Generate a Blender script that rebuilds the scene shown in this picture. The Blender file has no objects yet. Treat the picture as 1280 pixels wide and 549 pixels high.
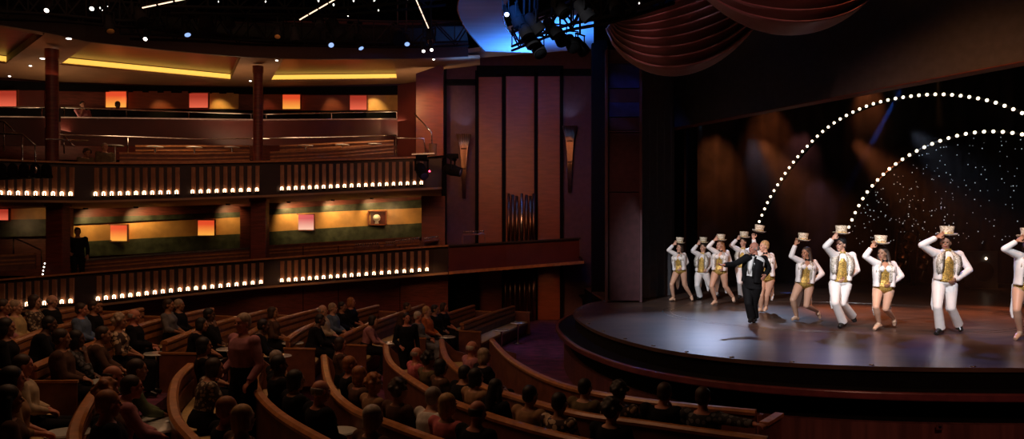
import bpy, math, random
from mathutils import Vector, Matrix
random.seed(7)
C = bpy.context.scene
COL = C.collection
PI = math.pi

# ---------------------------------------------------------------- camera, world, exposure
cam_d = bpy.data.cameras.new('camera'); cam = bpy.data.objects.new('camera', cam_d); COL.objects.link(cam)
cam.location = (0, 0, 3.0); cam.rotation_euler = (PI/2, 0, 0)
cam_d.sensor_width = 36; cam_d.lens = 36*1000/1280; cam_d.shift_y = 25.5/1280; cam_d.clip_end = 200
C.camera = cam
C.view_settings.view_transform = 'Standard'; C.view_settings.look = 'None'
C.view_settings.gamma = 1; C.view_settings.use_curve_mapping = False; C.view_settings.exposure = 0.0
w = bpy.data.worlds.new('world'); C.world = w; w.use_nodes = True
w.node_tree.nodes['Background'].inputs[0].default_value = (0.10, 0.055, 0.05, 1)
w.node_tree.nodes['Background'].inputs[1].default_value = 0.02

def look_rot(loc, target):
    return (Vector(target)-Vector(loc)).to_track_quat('-Z', 'Y').to_euler()
def area(name, loc, target, sx, sy, power, color, spread=PI):
    l = bpy.data.lights.new(name, 'AREA'); l.shape = 'RECTANGLE'; l.size = sx; l.size_y = sy
    l.energy = power; l.color = color; l.spread = spread
    o = bpy.data.objects.new(name, l); COL.objects.link(o); o.location = loc; o.rotation_euler = look_rot(loc, target); return o
def spot(name, loc, target, power, color, angle=40, blend=.5, size=.1):
    l = bpy.data.lights.new(name, 'SPOT'); l.energy = power; l.color = color
    l.spot_size = math.radians(angle); l.spot_blend = blend; l.shadow_soft_size = size
    o = bpy.data.objects.new(name, l); COL.objects.link(o); o.location = loc; o.rotation_euler = look_rot(loc, target); return o

# house lights: dim warm light from the ceiling rig
area('house_light', (-4, 11, 8.6), (-3.5, 13, 0), 6, 5, 180, (1, .50, .26))
area('house_light', (-3.5, 19, 8.3), (-3, 22, 1), 6, 3, 46, (1, .46, .28))
area('side_wall_fill', (-0.6, 21, 7.2), (0.2, 30, 4.6), 3, 1, 34, (1, .38, .17), 1.5)  # added warm fill for the side wall, not a house light
area('balcony_wash', (-9, 13, 9.5), (-8, 24, 5), 4, 1, 16, (1, .40, .22), 1.3)
# stage lighting, from the rig over the stalls and over the stage
for k, (lx, ly, lz, tx, ty, e) in enumerate([(-3, 8, 9.5, 5.2, 21.5, 8000), (-1, 6, 9.5, 6.0, 16.8, 7500), (2.0, 5, 9.5, 8.0, 15.0, 7500)]):
    spot('follow_spot', (lx, ly, lz), (tx, ty, 2.4), e, (.90, .93, 1.0), 19, .8, .12)
for k, (lx, ly, tx, ty, e, col) in enumerate([
        (7.5, 25, 6.5, 19.5, 2600, (.55, .68, 1)), (6, 24, 3.4, 16.8, 2700, (.55, .66, 1)), (8, 26, 9, 19, 9000, (1, .26, .08)),
        (11, 26, 12.2, 18.5, 9500, (1, .25, .08)), (12, 24, 11, 15, 1700, (.62, .70, 1)), (8, 20, 5.6, 13.8, 700, (.45, .45, 1)),
        (9, 20, 8.3, 12.0, 1900, (.22, .28, 1))]):
    spot('back_light', (lx, ly, 6.3), (tx, ty, 1.25), e*.62, col, 30, .9, .15)
spot('pylon_fill', (0, 15, 8.5), (3.3, 22.4, 6.9), 420, (.10, .2, 1), 14, .8, .1)  # added blue fill for the pylon's upper panels
spot('pylon_fill', (0, 15, 8.5), (3.3, 22.4, 4.0), 170, (1, .25, .2), 22, .8, .1)  # added red fill for the pylon's lower panels
spot('skirt_fill', (4.5, 4.5, 6.5), (6.5, 11, .2), 420, (1, .45, .3), 60, .9, .3)  # added warm fill to lift the dark stage skirt
spot('back_light', (4.5, 17, 10.5), (3.6, 18.0, 1.25), 620, (.66, .76, 1), 22, .95, .2)
spot('warm_wash', (6, 11, 10.8), (8.5, 17.5, 1.25), 2400, (1, .38, .15), 62, .9, .3)
# blue light on the ceiling soffit above the side wall
spot('blue_soffit_light', (0.9, 25.3, 7.3), (0.8, 24.9, 9.8), 1150, (.05, .26, 1), 130, .8, .3)
spot('blue_soffit_light', (-1.4, 27.0, 8.4), (-1.5, 26.6, 9.8), 160, (.10, .30, 1), 130, .8, .3)
spot('blue_soffit_light', (0.0, 14, 7.0), (-.4, 19, 9.4), 700, (.03, .22, 1), 60, .8, .3)

# ---------------------------------------------------------------- helpers
def P(px, py, Y):
    return Vector(((px-640)/1000*Y, Y, 3+(300-py)/1000*Y))
def G(px, py, drop):
    return P(px, py, drop*1000/(py-300))
def lerp_t(T, x):
    if x <= T[0][0]:
        a, b = T[0], T[1]
    elif x >= T[-1][0]:
        a, b = T[-2], T[-1]
    else:
        for a, b in zip(T, T[1:]):
            if a[0] <= x <= b[0]: break
    t = (x-a[0])/(b[0]-a[0]); return a[1]+(b[1]-a[1])*t
YB_T = [(-80, 20.2), (0, 21), (110, 22.3), (220, 23.75), (330, 25.1), (435, 26.4), (540, 27.4), (640, 28.0), (760, 28.3)]
def YB(px): return lerp_t(YB_T, px)

def mat(name, col, rough=.6, metal=0., emit=None, estr=0., var=.25, scale=6., stretch=(1, 1, 1), bump=0., spec=.5, sheen=0., col2=None, coat=0.):
    m = bpy.data.materials.new(name); m.use_nodes = True; nt = m.node_tree; b = nt.nodes['Principled BSDF']
    b.inputs['Roughness'].default_value = rough; b.inputs['Metallic'].default_value = metal
    b.inputs['Specular IOR Level'].default_value = spec; b.inputs['Coat Weight'].default_value = coat
    b.inputs['Coat Roughness'].default_value = .15; b.inputs['Sheen Weight'].default_value = sheen
    b.inputs['Base Color'].default_value = (*col, 1)
    if var or bump or col2:
        tc = nt.nodes.new('ShaderNodeTexCoord'); mp = nt.nodes.new('ShaderNodeMapping'); mp.inputs['Scale'].default_value = stretch
        nz = nt.nodes.new('ShaderNodeTexNoise'); nz.inputs['Scale'].default_value = scale; nz.inputs['Detail'].default_value = 5
        nt.links.new(tc.outputs['Object'], mp.inputs[0]); nt.links.new(mp.outputs[0], nz.inputs['Vector'])
        cr = nt.nodes.new('ShaderNodeValToRGB'); cr.color_ramp.elements[0].position = .35; cr.color_ramp.elements[1].position = .68
        c2 = col2 or tuple(min(1, c*(1+var)) for c in col)
        cr.color_ramp.elements[0].color = (*[c*(1-var) for c in col], 1); cr.color_ramp.elements[1].color = (*c2, 1)
        nt.links.new(nz.outputs[0], cr.inputs[0]); nt.links.new(cr.outputs[0], b.inputs['Base Color'])
        if bump:
            bm = nt.nodes.new('ShaderNodeBump'); bm.inputs['Strength'].default_value = bump; bm.inputs['Distance'].default_value = .02
            nt.links.new(nz.outputs[0], bm.inputs['Height']); nt.links.new(bm.outputs[0], b.inputs['Normal'])
    if emit:
        b.inputs['Emission Color'].default_value = (*emit, 1); b.inputs['Emission Strength'].default_value = estr
    return m

class MB:
    def __init__(s): s.v = []; s.f = []
    def add(s, vs, fs):
        n = len(s.v); s.v += [Vector(v) for v in vs]; s.f += [[i+n for i in f] for f in fs]; return s
    def box(s, c, d, rz=0, M=None):
        R = M or Matrix.Rotation(rz, 3, 'Z'); c = Vector(c)
        vs = [c+R@Vector((x*d[0]/2, y*d[1]/2, z*d[2]/2)) for x in (-1, 1) for y in (-1, 1) for z in (-1, 1)]
        return s.add(vs, [(0, 1, 3, 2), (4, 6, 7, 5), (0, 4, 5, 1), (2, 3, 7, 6), (0, 2, 6, 4), (1, 5, 7, 3)])
    def bar(s, a, b, w, h=None):
        a, b = Vector(a), Vector(b); h = h or w; d = (b-a); L = d.length; d.normalize()
        up = Vector((0, 0, 1)) if abs(d.z) < .95 else Vector((0, 1, 0))
        x = d.cross(up).normalized(); z = x.cross(d)
        M = Matrix((x, d, z)).transposed()
        return s.box((a+b)/2, (w, L, h), M=M)
    def rings(s, rings, closed=True, caps=True):
        n = len(rings[0]); vs = [p for r in rings for p in r]; fs = []
        for i in range(len(rings)-1):
            for j in range(n if closed else n-1):
                k = (j+1) % n; fs.append((i*n+j, i*n+k, (i+1)*n+k, (i+1)*n+j))
        if caps: fs.append(tuple(range(n))[::-1]); fs.append(tuple((len(rings)-1)*n+j for j in range(n)))
        return s.add(vs, fs)
    def tube(s, pts, rad, n=10, el=None, side=None):
        pts = [Vector(p) for p in pts]
        if not hasattr(rad, '__len__'): rad = [rad]*len(pts)
        rs = []; px = None
        for i, p in enumerate(pts):
            d = (pts[min(i+1, len(pts)-1)]-pts[max(i-1, 0)]).normalized()
            if side is not None: x = Vector(side)
            elif px is None: x = Vector((0, 0, 1)).cross(d) if abs(d.z) < .9 else Vector((1, 0, 0))
            else: x = px
            x = (x-d*x.dot(d)).normalized(); px = x; y = d.cross(x); e = el or 1
            rs.append([p+(x*math.cos(a)+y*math.sin(a)*e)*rad[i] for a in [2*PI*k/n for k in range(n)]])
        return s.rings(rs)
    def loft(s, cs, ws, ds, side, fwd, n=16):
        rs = []
        for c, w_, d_ in zip(cs, ws, ds):
            rs.append([Vector(c)+Vector(side)*w_*math.cos(a)+Vector(fwd)*d_*math.sin(a) for a in [2*PI*k/n for k in range(n)]])
        return s.rings(rs)
    def ell(s, c, r, M=None, n=12, m=8):
        c = Vector(c); M = M or Matrix.Identity(3); rs = []
        for i in range(m+1):
            t = PI*i/m; t = min(max(t, .02), PI-.02)
            rs.append([c+M@Vector((r[0]*math.sin(t)*math.cos(a), r[1]*math.sin(t)*math.sin(a), -r[2]*math.cos(t))) for a in [2*PI*k/n for k in range(n)]])
        return s.rings(rs)
    def lathe(s, c, prof, n=20, M=None):
        c = Vector(c); M = M or Matrix.Identity(3)
        return s.rings([[c+M@Vector((r*math.cos(a), r*math.sin(a), z)) for a in [2*PI*k/n for k in range(n)]] for r, z in prof])
    def slab(s, A, B, off):
        """closed slab between polylines A and B (same length), thickened by the vector off"""
        off = Vector(off); n = len(A)
        rs = [[Vector(A[i]), Vector(B[i]), Vector(B[i])+off, Vector(A[i])+off] for i in range(n)]
        return s.rings(rs)
    def prism(s, poly, off):
        n = len(poly); off = Vector(off); vs = [Vector(p) for p in poly]+[Vector(p)+off for p in poly]
        fs = [tuple(range(n))[::-1], tuple(range(n, 2*n))]+[(i, (i+1) % n, (i+1) % n+n, i+n) for i in range(n)]
        return s.add(vs, fs)
    def mesh(s, name, origin=(0, 0, 0)):
        me = bpy.data.meshes.new(name); o = Vector(origin)
        me.from_pydata([v-o for v in s.v], [], s.f); me.validate()
        import bmesh
        bm = bmesh.new(); bm.from_mesh(me); bmesh.ops.recalc_face_normals(bm, faces=bm.faces); bm.to_mesh(me); bm.free()
        return me
    def build(s, name, m, parent=None, smooth=False, bevel=0, local=False, origin=None):
        if origin is None: origin = (0, 0, 0) if (parent is None or local) else wloc(parent)
        me = s.mesh(name, origin)
        ob = bpy.data.objects.new(name, me); COL.objects.link(ob)
        if parent is None: ob.location = origin
        elif not local and origin is not None: ob.parent = parent
        if parent is not None: ob.parent = parent
        me.materials.append(m)
        if smooth:
            for p in me.polygons: p.use_smooth = True
            if smooth == 'auto': me.set_sharp_from_angle(angle=math.radians(40))
        if bevel:
            b = ob.modifiers.new('bevel', 'BEVEL'); b.width = bevel; b.segments = 2; b.limit_method = 'ANGLE'
        return ob
def wloc(o):
    l = o.location.copy()
    while o.parent: o = o.parent; l = l+o.location
    return l
def thing(name, label, cat, loc=(0, 0, 0), rz=0, group=None):
    o = bpy.data.objects.new(name, None); COL.objects.link(o); o.location = loc; o.rotation_euler = (0, 0, rz)
    o.empty_display_size = .1; o['label'] = label; o['category'] = cat
    if group: o['group'] = group
    return o
def tag(o, label, cat, group=None):
    o['label'] = label; o['category'] = cat
    if group: o['group'] = group
    return o
def struct(o): o['kind'] = 'structure'; return o
def remesh(mb, voxel, name, smooth_it=3, origin=(0, 0, 0)):
    me = mb.mesh(name, origin); ob = bpy.data.objects.new(name, me); COL.objects.link(ob)
    r = ob.modifiers.new('r', 'REMESH'); r.mode = 'VOXEL'; r.voxel_size = voxel
    sm = ob.modifiers.new('s', 'SMOOTH'); sm.factor = .5; sm.iterations = smooth_it
    dg = bpy.context.evaluated_depsgraph_get(); ev = ob.evaluated_get(dg)
    out = bpy.data.meshes.new_from_object(ev); out.name = name
    for p in out.polygons: p.use_smooth = True
    bpy.data.objects.remove(ob); bpy.data.meshes.remove(me)
    return out
def obj(name, me, m, parent):
    o = bpy.data.objects.new(name, me); COL.objects.link(o); o.parent = parent
    if not me.materials: me.materials.append(m)
    o.material_slots[0].link = 'OBJECT'; o.material_slots[0].material = m
    return o
def catmull(pts, k=6):
    pts = [Vector(p) for p in pts]; out = []
    for i in range(len(pts)-1):
        p0, p1, p2, p3 = pts[max(i-1, 0)], pts[i], pts[i+1], pts[min(i+2, len(pts)-1)]
        for j in range(k):
            t = j/k
            out.append(.5*((2*p1)+(p2-p0)*t+(2*p0-5*p1+4*p2-p3)*t*t+(3*p1-p0-3*p2+p3)*t**3))
    return out+[pts[-1]]

# ---------------------------------------------------------------- materials
M_ = {}
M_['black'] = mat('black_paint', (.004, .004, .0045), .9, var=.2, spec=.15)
M_['roof'] = mat('dark_roof', (.010, .006, .006), .8, var=.3, scale=1)
M_['blackcloth'] = mat('black_velour', (.005, .005, .006), .95, var=.3, scale=3, stretch=(6, 6, .3), spec=.1)
M_['header'] = mat('charcoal_cloth', (.075, .072, .078), .9, var=.1)
M_['redwood'] = mat('red_brown_wood', (.16, .035, .022), .45, var=.3, scale=3, stretch=(1, 1, 8))
M_['redwall'] = mat('dark_red_lacquer', (.085, .013, .010), .4, var=.15, scale=2)
M_['panelwood'] = mat('copper_wood', (.23, .055, .022), .42, var=.15, scale=2, stretch=(1, 1, 6))
M_['fascia'] = mat('fascia_wood', (.018, .006, .005), .5, var=.25, scale=2, stretch=(1, 1, 6))
M_['slat'] = mat('pale_slat_wood', (.30, .14, .075), .5, var=.2, scale=4)
M_['tan'] = mat('tan_ceiling', (.33, .19, .10), .7, var=.08, scale=2)
M_['coffer'] = mat('coffer_veneer', (.15, .020, .008), .35, var=.25, scale=1.2, stretch=(1, 9, 1))
M_['rail'] = mat('honey_wood_rail', (.42, .17, .06), .38, var=.22, scale=4, stretch=(2, 2, 2), coat=.3)
M_['benchwood'] = mat('bench_wood', (.17, .058, .032), .5, var=.25, scale=5)
M_['cushion'] = mat('gold_cushion', (.55, .40, .17), .8, var=.15, scale=20)
M_['carpet'] = mat('purple_carpet', (.075, .022, .050), .95, var=.35, scale=3, col2=(.17, .035, .085), bump=.2)
M_['steel'] = mat('brushed_steel', (.6, .58, .55), .25, 1, var=.1)
M_['brass'] = mat('brass', (.55, .36, .22), .28, 1, var=.1)
M_['bronze'] = mat('bronze_pipe', (.22, .13, .09), .3, 1, var=.2)
M_['mauve'] = mat('mauve_fabric_wall', (.095, .042, .048), .8, var=.1)
M_['pylon'] = mat('pylon_panel', (.06, .018, .022), .45, var=.2)
M_['bluepanel'] = mat('blue_panel', (.03, .035, .14), .4, var=.2)
M_['stage'] = mat('stage_boards', (.085, .055, .045), .30, var=.3, scale=1.2, stretch=(1, 3, 1), bump=.05, col2=(.13, .075, .055))
M_['nosing'] = mat('stage_nosing', (.16, .04, .04), .3, var=.2, coat=.5)
M_['skirt'] = mat('stage_skirt', (.13, .045, .036), .5, var=.35, scale=1.5, stretch=(6, 6, .4))
M_['soffit'] = mat('pale_soffit', (.55, .58, .62), .5, var=.08, scale=.7, stretch=(1, 6, 1))
M_['amber'] = mat('amber_wood', (.55, .30, .09), .45, var=.2, scale=2)
M_['stone'] = mat('green_stone', (.05, .06, .035), .4, var=.5, scale=4)
M_['drape'] = mat('maroon_satin', (.20, .055, .060), .38, var=.1, sheen=.3)
M_['led'] = mat('warm_led', (1, .8, .6), emit=(1, .70, .48), estr=1.8, var=0)
M_['white_led'] = mat('white_lamp', (1, 1, 1), emit=(1, .93, .82), estr=5, var=0)
M_['slatlight'] = mat('slat_lamp', (1, .8, .6), emit=(1, .63, .36), estr=9, var=0)
M_['cove'] = mat('cove_strip', (1, .7, .3), emit=(1, .60, .09), estr=1.05, var=0)
M_['bulb'] = mat('warm_bulb', (1, .9, .7), emit=(1, .80, .55), estr=3.2, var=0)
M_['star'] = mat('star_lamp', (1, 1, 1), emit=(.85, .92, 1), estr=.42, var=0)
M_['bluelamp'] = mat('blue_lamp', (.3, .5, 1), emit=(.35, .55, 1), estr=1, var=0)
M_['redlamp'] = mat('red_lamp', (1, .1, .1), emit=(1, .05, .12), estr=8, var=0)
M_['screen'] = mat('tabletop_pale_sheen', (.80, .86, .80), .15, .0, var=.05, coat=1)  # near-white colour stands in for stage light reflected off the tabletops
M_['starcloth'] = mat('star_cloth', (.030, .016, .012), .9, var=.5, scale=.8, spec=.1)
M_['paper'] = mat('paper', (.7, .68, .6), .8, var=.05)
def glow_panel(name, top, bot, s):
    m = mat(name, (.1, .03, .02), var=0); nt = m.node_tree; b = nt.nodes['Principled BSDF']
    tc = nt.nodes.new('ShaderNodeTexCoord'); sx = nt.nodes.new('ShaderNodeSeparateXYZ'); cr = nt.nodes.new('ShaderNodeValToRGB')
    nt.links.new(tc.outputs['Generated'], sx.inputs[0]); nt.links.new(sx.outputs[2], cr.inputs[0]); nt.links.new(cr.outputs[0], b.inputs['Emission Color'])
    cr.color_ramp.elements[0].color = (*bot, 1); cr.color_ramp.elements[1].color = (*top, 1); cr.color_ramp.elements[1].position = .75
    b.inputs['Emission Strength'].default_value = s; return m
M_['glow_o'] = glow_panel('lit_orange_glass', (.75, .07, .02), (1, .42, .06), 1.0)
M_['glow_r'] = glow_panel('lit_red_glass', (.45, .04, .02), (1, .16, .08), .8)
M_['glow_p'] = glow_panel('lit_pink_glass', (.55, .06, .10), (1, .62, .45), .9)
# ================================================================ SETTING
def pxr(a, b, step=18):
    n = max(2, int(abs(b-a)/step)+1); return [a+(b-a)*i/(n-1) for i in range(n)]
def tstrip(name, a, b, ytop, ybot, off, m, thick=.12, parent=None, Y=YB, **kw):
    xs = pxr(a, b)
    A = [P(x, lerp_t(ytop, x) if isinstance(ytop, list) else ytop, Y(x)+off) for x in xs]
    B = [P(x, lerp_t(ybot, x) if isinstance(ybot, list) else ybot, Y(x)+off) for x in xs]
    return MB().slab(A, B, (0, thick, 0)).build(name, m, parent, **kw)
def hstrip(name, a, b, zf, o1, o2, m, th=.12, up=True, parent=None, **kw):
    """horizontal layer whose height follows zf(px), from depth offset o1 to o2"""
    xs = pxr(a, b); A, B = [], []
    for x in xs:
        z = zf(x); y = YB(x); X = (x-640)/1000*y
        A.append((X, y+o1, z)); B.append(((x-640)/1000*(y+o2), y+o2, z))
    return MB().slab(A, B, (0, 0, th if up else -th)).build(name, m, parent, **kw)

# image-height tables of the two balcony fronts (top / bottom)
LT = [(-60, 357), (0, 350), (110, 341), (220, 332), (330, 324), (435, 316), (540, 308.5), (600, 305), (740, 297)]
LBt = [(-60, 400), (0, 392), (110, 384), (220, 371), (330, 360), (435, 352), (540, 344), (600, 339), (740, 328)]
UT = [(-60, 199), (0, 200), (110, 204), (220, 204), (330, 202), (435, 199.5), (550, 196)]
UBt = [(-60, 251), (0, 252), (110, 253), (220, 250), (330, 246), (435, 241), (550, 236)]
def zt(T): return lambda px: 3+(300-lerp_t(T, px))/1000*YB(px)

floor = struct(MB().box((3, 17, -.1), (50, 46, .2)).build('floor', M_['carpet']))
struct(MB().box((3, 40.2, 7), (50, .4, 14.5)).build('wall_back', M_['black']))
struct(MB().box((-22.2, 17, 7), (.4, 46, 14.5)).build('wall_left', M_['black']))
struct(MB().box((28.2, 17, 7), (.4, 46, 14.5)).build('wall_right', M_['black']))
struct(MB().box((3, -5.2, 7), (50, .4, 14.5)).build('wall_front', M_['black']))
struct(MB().box((3, 17, 14.3), (50, 46, .3)).build('ceiling', M_['roof']))

# --- wall below the lower balcony
struct(tstrip('wall_stalls', -60, 560, [(x, y-6) for x, y in LBt], [(-60, 440), (0, 430), (200, 425), (330, 420), (560, 412)], .9, M_['redwood'], .2))
for i, px in enumerate((379, 423, 500)):
    a = P(px, 352, YB(px)+.89); struct(MB().box((a.x, a.y-.005, 1.6), (.02, .02, 2.4)).build('trim_%d' % (i+1), M_['black']))

# --- balcony fronts
def balcony_front(label, T, Bt, a, b, bays, lightdrop, name='balcony_balustrade'):
    t = thing(name, label, 'balcony', P((a+b)/2, lerp_t(Bt, (a+b)/2), YB((a+b)/2)))
    tstrip('fascia_panel', a, b, T, Bt, 0, M_['fascia'], .1, t)
    tstrip('top_rail', a, b, [(x, y-1.2) for x, y in T], [(x, y+1.0) for x, y in T], -.10, M_['rail'], .24, t)
    tstrip('bottom_ledge', a, b, [(x, y-2.0) for x, y in Bt], [(x, y+.6) for x, y in Bt], -.14, M_['rail'] if lightdrop else M_['tan'], .2, t)
    for (x0, x1, n) in bays:
        for i in range(n):
            px = x0+(x1-x0)*i/(n-1); yt, yb = lerp_t(T, px), lerp_t(Bt, px); Y = YB(px)-.03
            h = yb-yt; wpx = .105
            p1 = P(px, yt+h*.12, Y); p2 = P(px, yb-h*.15, Y)
            s = MB().box((p1.x, Y, (p1.z+p2.z)/2), (.115, .06, p1.z-p2.z)).build('slat', M_['slat'], t, origin=P(px, yb, Y)-wloc(t) if False else None)
            m = MB(); zc = p2.z+.075
            m.box((p1.x-.034, Y-.075, zc-.02), (.020, .012, .085)); m.box((p1.x+.034, Y-.075, zc-.02), (.020, .012, .085)); m.box((p1.x, Y-.075, zc+.03), (.05, .012, .02))
            m.build('slat_light', M_['slatlight'], s, origin=wloc(t))
            MB().box((p1.x, Y-.06, p2.z-.01), (.10, .11, .03)).build('light_bracket', M_['black'], s, origin=wloc(t))
    return t
up = balcony_front('upper balcony front of dark wood with a row of lit vertical slats', UT, UBt, -60, 552,
    [(3, 90, 9), (121, 222, 11), (242, 322, 9), (353, 440, 11), (449, 527, 10)], False)
lo = balcony_front('lower balcony front of dark wood, lit slats just above the stalls', LT, LBt, -60, 560,
    [(3, 90, 9), (124, 215, 10), (226, 327, 11), (353, 440, 11), (449, 534, 10)], False)
# plain continuation of the lower balcony across the side wall
t = thing('balcony_balustrade', 'plain dark red balcony band running on across the side wall', 'balcony', P(650, 330, 28))
tstrip('fascia_panel', 561, 724, LT, LBt, 0, M_['redwall'], .1, t)
tstrip('top_rail', 561, 726, [(x, y-1) for x, y in LT], [(x, y+1) for x, y in LT], -.1, M_['fascia'], .2, t)
tstrip('bottom_ledge', 561, 730, [(x, y-2.5) for x, y in LBt], [(x, y+1) for x, y in LBt], -.16, M_['rail'], .2, t)

# --- decks
struct(hstrip('floor_lower_balcony', -60, 726, lambda px: zt(LBt)(px)+.02, .1, 5.2, M_['carpet'], .18))
struct(hstrip('floor_upper_balcony', -60, 552, lambda px: zt(UBt)(px)+.02, .1, 6.2, M_['tan'], .18))
# --- rear wall, lower level: stone band, amber panels, stone band
def RW(px): return YB(px)+4.8
def bands(segs, Y0, prefix):
    for nm, a, b, yt, yb, m, th in segs:
        struct(tstrip(nm, a, b, yt, yb, 0, m, th, Y=Y0))
struct(tstrip('wall_lower_balcony', -60, 560, 246, 345, 5.0, M_['redwood'], .2))
lowT = {'s1t': [(0, 262), (90, 272), (200, 269), (330, 264), (430, 258), (530, 253)], 's1b': [(0, 276), (90, 281), (200, 275), (330, 271), (430, 266), (530, 261)]}
n = 1
def trimband(a, b, yt, yb, m, Y0, off=0, th=.06):
    global n
    o = struct(tstrip('trim_%d' % (10+n), a, b, yt, yb, off, m, th, Y=Y0)); n += 1; return o
trimband(86, 312, lowT['s1t'], lowT['s1b'], M_['stone'], RW)
trimband(86, 312, [(86, 283), (200, 277), (312, 271)], [(86, 303), (200, 297), (312, 292)], M_['amber'], RW)
trimband(86, 312, [(86, 303), (200, 297), (312, 292)], [(86, 322), (200, 316), (312, 310)], M_['stone'], RW, -.02)
trimband(334, 527, [(334, 262), (430, 256), (527, 250)], [(334, 268.5), (430, 264), (527, 260)], M_['stone'], RW)
trimband(334, 527, [(334, 269), (430, 264), (527, 260)], [(334, 290), (430, 284), (527, 279)], M_['amber'], RW)
trimband(334, 527, [(334, 290), (430, 284), (527, 279)], [(334, 308), (430, 302), (527, 297)], M_['stone'], RW, -.02)
trimband(-20, 58, [(-20, 262), (58, 260)], [(-20, 275), (58, 274)], M_['amber'], RW)
trimband(-20, 58, [(-20, 275), (58, 274)], [(-20, 297), (58, 295)], M_['stone'], RW, -.02)
def glow(x0, x1, y0, y1, m, Yf, label, grp):
    y = Yf((x0+x1)/2)-.08; a, b = P(x0, y0, y), P(x1, y1, y)
    t = thing('wall_lamp', label, 'lamp', ((a.x+b.x)/2, y, b.z), group=grp)
    w_, h_ = b.x-a.x, a.z-b.z; c = Vector(((a.x+b.x)/2, y, (a.z+b.z)/2))
    MB().box(c, (w_-.04, .04, h_-.04)).build('glowing_pane', m, t)
    f = MB()
    for s in (-1, 1): f.box(c+Vector((s*w_/2, 0, 0)), (.035, .09, h_+.03)); f.box(c+Vector((0, 0, s*h_/2)), (w_+.03, .09, .035))
    f.build('frame', M_['panelwood'], t)
def RU(px): return YB(px)+6.2
gl = 'lit wall panels of the lower balcony'
glow(-12, 12, 261, 276, M_['glow_r'], RW, 'glowing red wall panel at the left edge of lower balcony', gl)
glow(131, 160, 281, 302, M_['glow_o'], RW, 'glowing orange wall panel with yellow base, lower balcony left bay', gl)
glow(242, 269, 275, 295, M_['glow_o'], RW, 'glowing orange wall panel left of the right column, lower balcony', gl)
glow(369, 393, 268, 288, M_['glow_p'], RW, 'glowing pink wall panel with white base, lower balcony', gl)
gl = 'lit wall panels of the upper balcony'
glow(-4, 22, 113, 134, M_['glow_r'], RU, 'glowing red wall panel left of the thick upper column', gl)
glow(132, 159, 114, 135, M_['glow_o'], RU, 'glowing orange wall panel behind dark-clothed person in upper balcony', gl)
glow(236, 261, 116, 135.5, M_['glow_r'], RU, 'glowing red panel between amber wall sections, upper balcony left bay', gl)
glow(353, 376, 118, 137, M_['glow_o'], RU, 'glowing orange wall panel just right of the thin upper column', gl)
glow(437, 459, 119, 138, M_['glow_r'], RU, 'glowing red wall panel at the right end of upper balcony', gl)
# niche with a white bust-like ornament
y = RW(472)-.1; a, b = P(461, 264, y), P(483, 281, y)
t = thing('display_niche', 'dark red wall niche in the amber panelling, lower balcony right bay', 'niche', ((a.x+b.x)/2, y, b.z))
MB().box(((a.x+b.x)/2, y+.03, (a.z+b.z)/2), (b.x-a.x, .03, a.z-b.z)).build('back_panel', M_['redwall'], t)
f = MB()
for s in (-1, 1): f.box(((a.x+b.x)/2+s*(b.x-a.x)/2, y-.05, (a.z+b.z)/2), (.04, .16, a.z-b.z)); f.box(((a.x+b.x)/2, y-.05, (a.z+b.z)/2+s*(a.z-b.z)/2), (b.x-a.x+.04, .16, .04))
f.build('frame', M_['panelwood'], t)
c = P(471, 280, y-.06)
tag(MB().lathe(c, [(.08, 0), (.09, .04), (.05, .08), (.13, .16), (.15, .25), (.10, .34), (.03, .37)]).build('ornament', M_['paper'], smooth=True), 'small rounded white ornament sitting in the dark red niche', 'ornament')

# --- rear wall, upper level
struct(tstrip('wall_upper_balcony', -60, 560, 90, 200, 6.4, M_['redwood'], .2))
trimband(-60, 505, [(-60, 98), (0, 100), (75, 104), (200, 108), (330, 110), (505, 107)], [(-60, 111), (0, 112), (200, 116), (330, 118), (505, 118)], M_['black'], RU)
trimband(22, 55, 113, 134, M_['redwall'], RU)
trimband(160, 236, 114, 136, M_['panelwood'], RU); trimband(262, 298, 116, 136, M_['amber'], RU)
trimband(330, 353, 118, 137, M_['panelwood'], RU); trimband(377, 437, 119, 138, M_['panelwood'], RU); trimband(459, 497, 119, 138, M_['amber'], RU)
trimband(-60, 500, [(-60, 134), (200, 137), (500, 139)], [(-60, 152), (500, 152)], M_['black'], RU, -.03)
# upper parapet
def parapet():
    t = thing('parapet', 'dark red parapet wall behind the upper balcony benches, steel rail on top', 'parapet', P(300, 178, YB(300)+3.4))
    for a, b in ((-30, 168), (76, 318), (329, 500)):
        if a < 0: b = 56
        tstrip('parapet_panel', a, b, [(0, 146), (200, 148), (330, 150), (500, 148.5)], 182, 3.4, M_['redwall'], .1, t)
        tstrip('parapet_cap', a, b, [(0, 145), (200, 147.3), (330, 149), (500, 147.8)], [(0, 146.6), (200, 149), (330, 150.7), (500, 149.2)], 3.3, M_['steel'], .18, t)
        pts = [P(x, lerp_t([(0, 134), (76, 134), (200, 139), (330, 143), (500, 139.5)], x), YB(x)+3.4) for x in pxr(a, b)]
        MB().tube(pts, .025, 8).build('handrail', M_['steel'], t, True)
        q = MB()
        for x in pxr(a+4, b-4, 60):
            q.bar(P(x, 148, YB(x)+3.4), P(x, lerp_t([(0, 134), (76, 134), (200, 139), (330, 143), (500, 139.5)], x), YB(x)+3.4), .03)
        q.build('rail_post', M_['steel'], t)
parapet()
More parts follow.
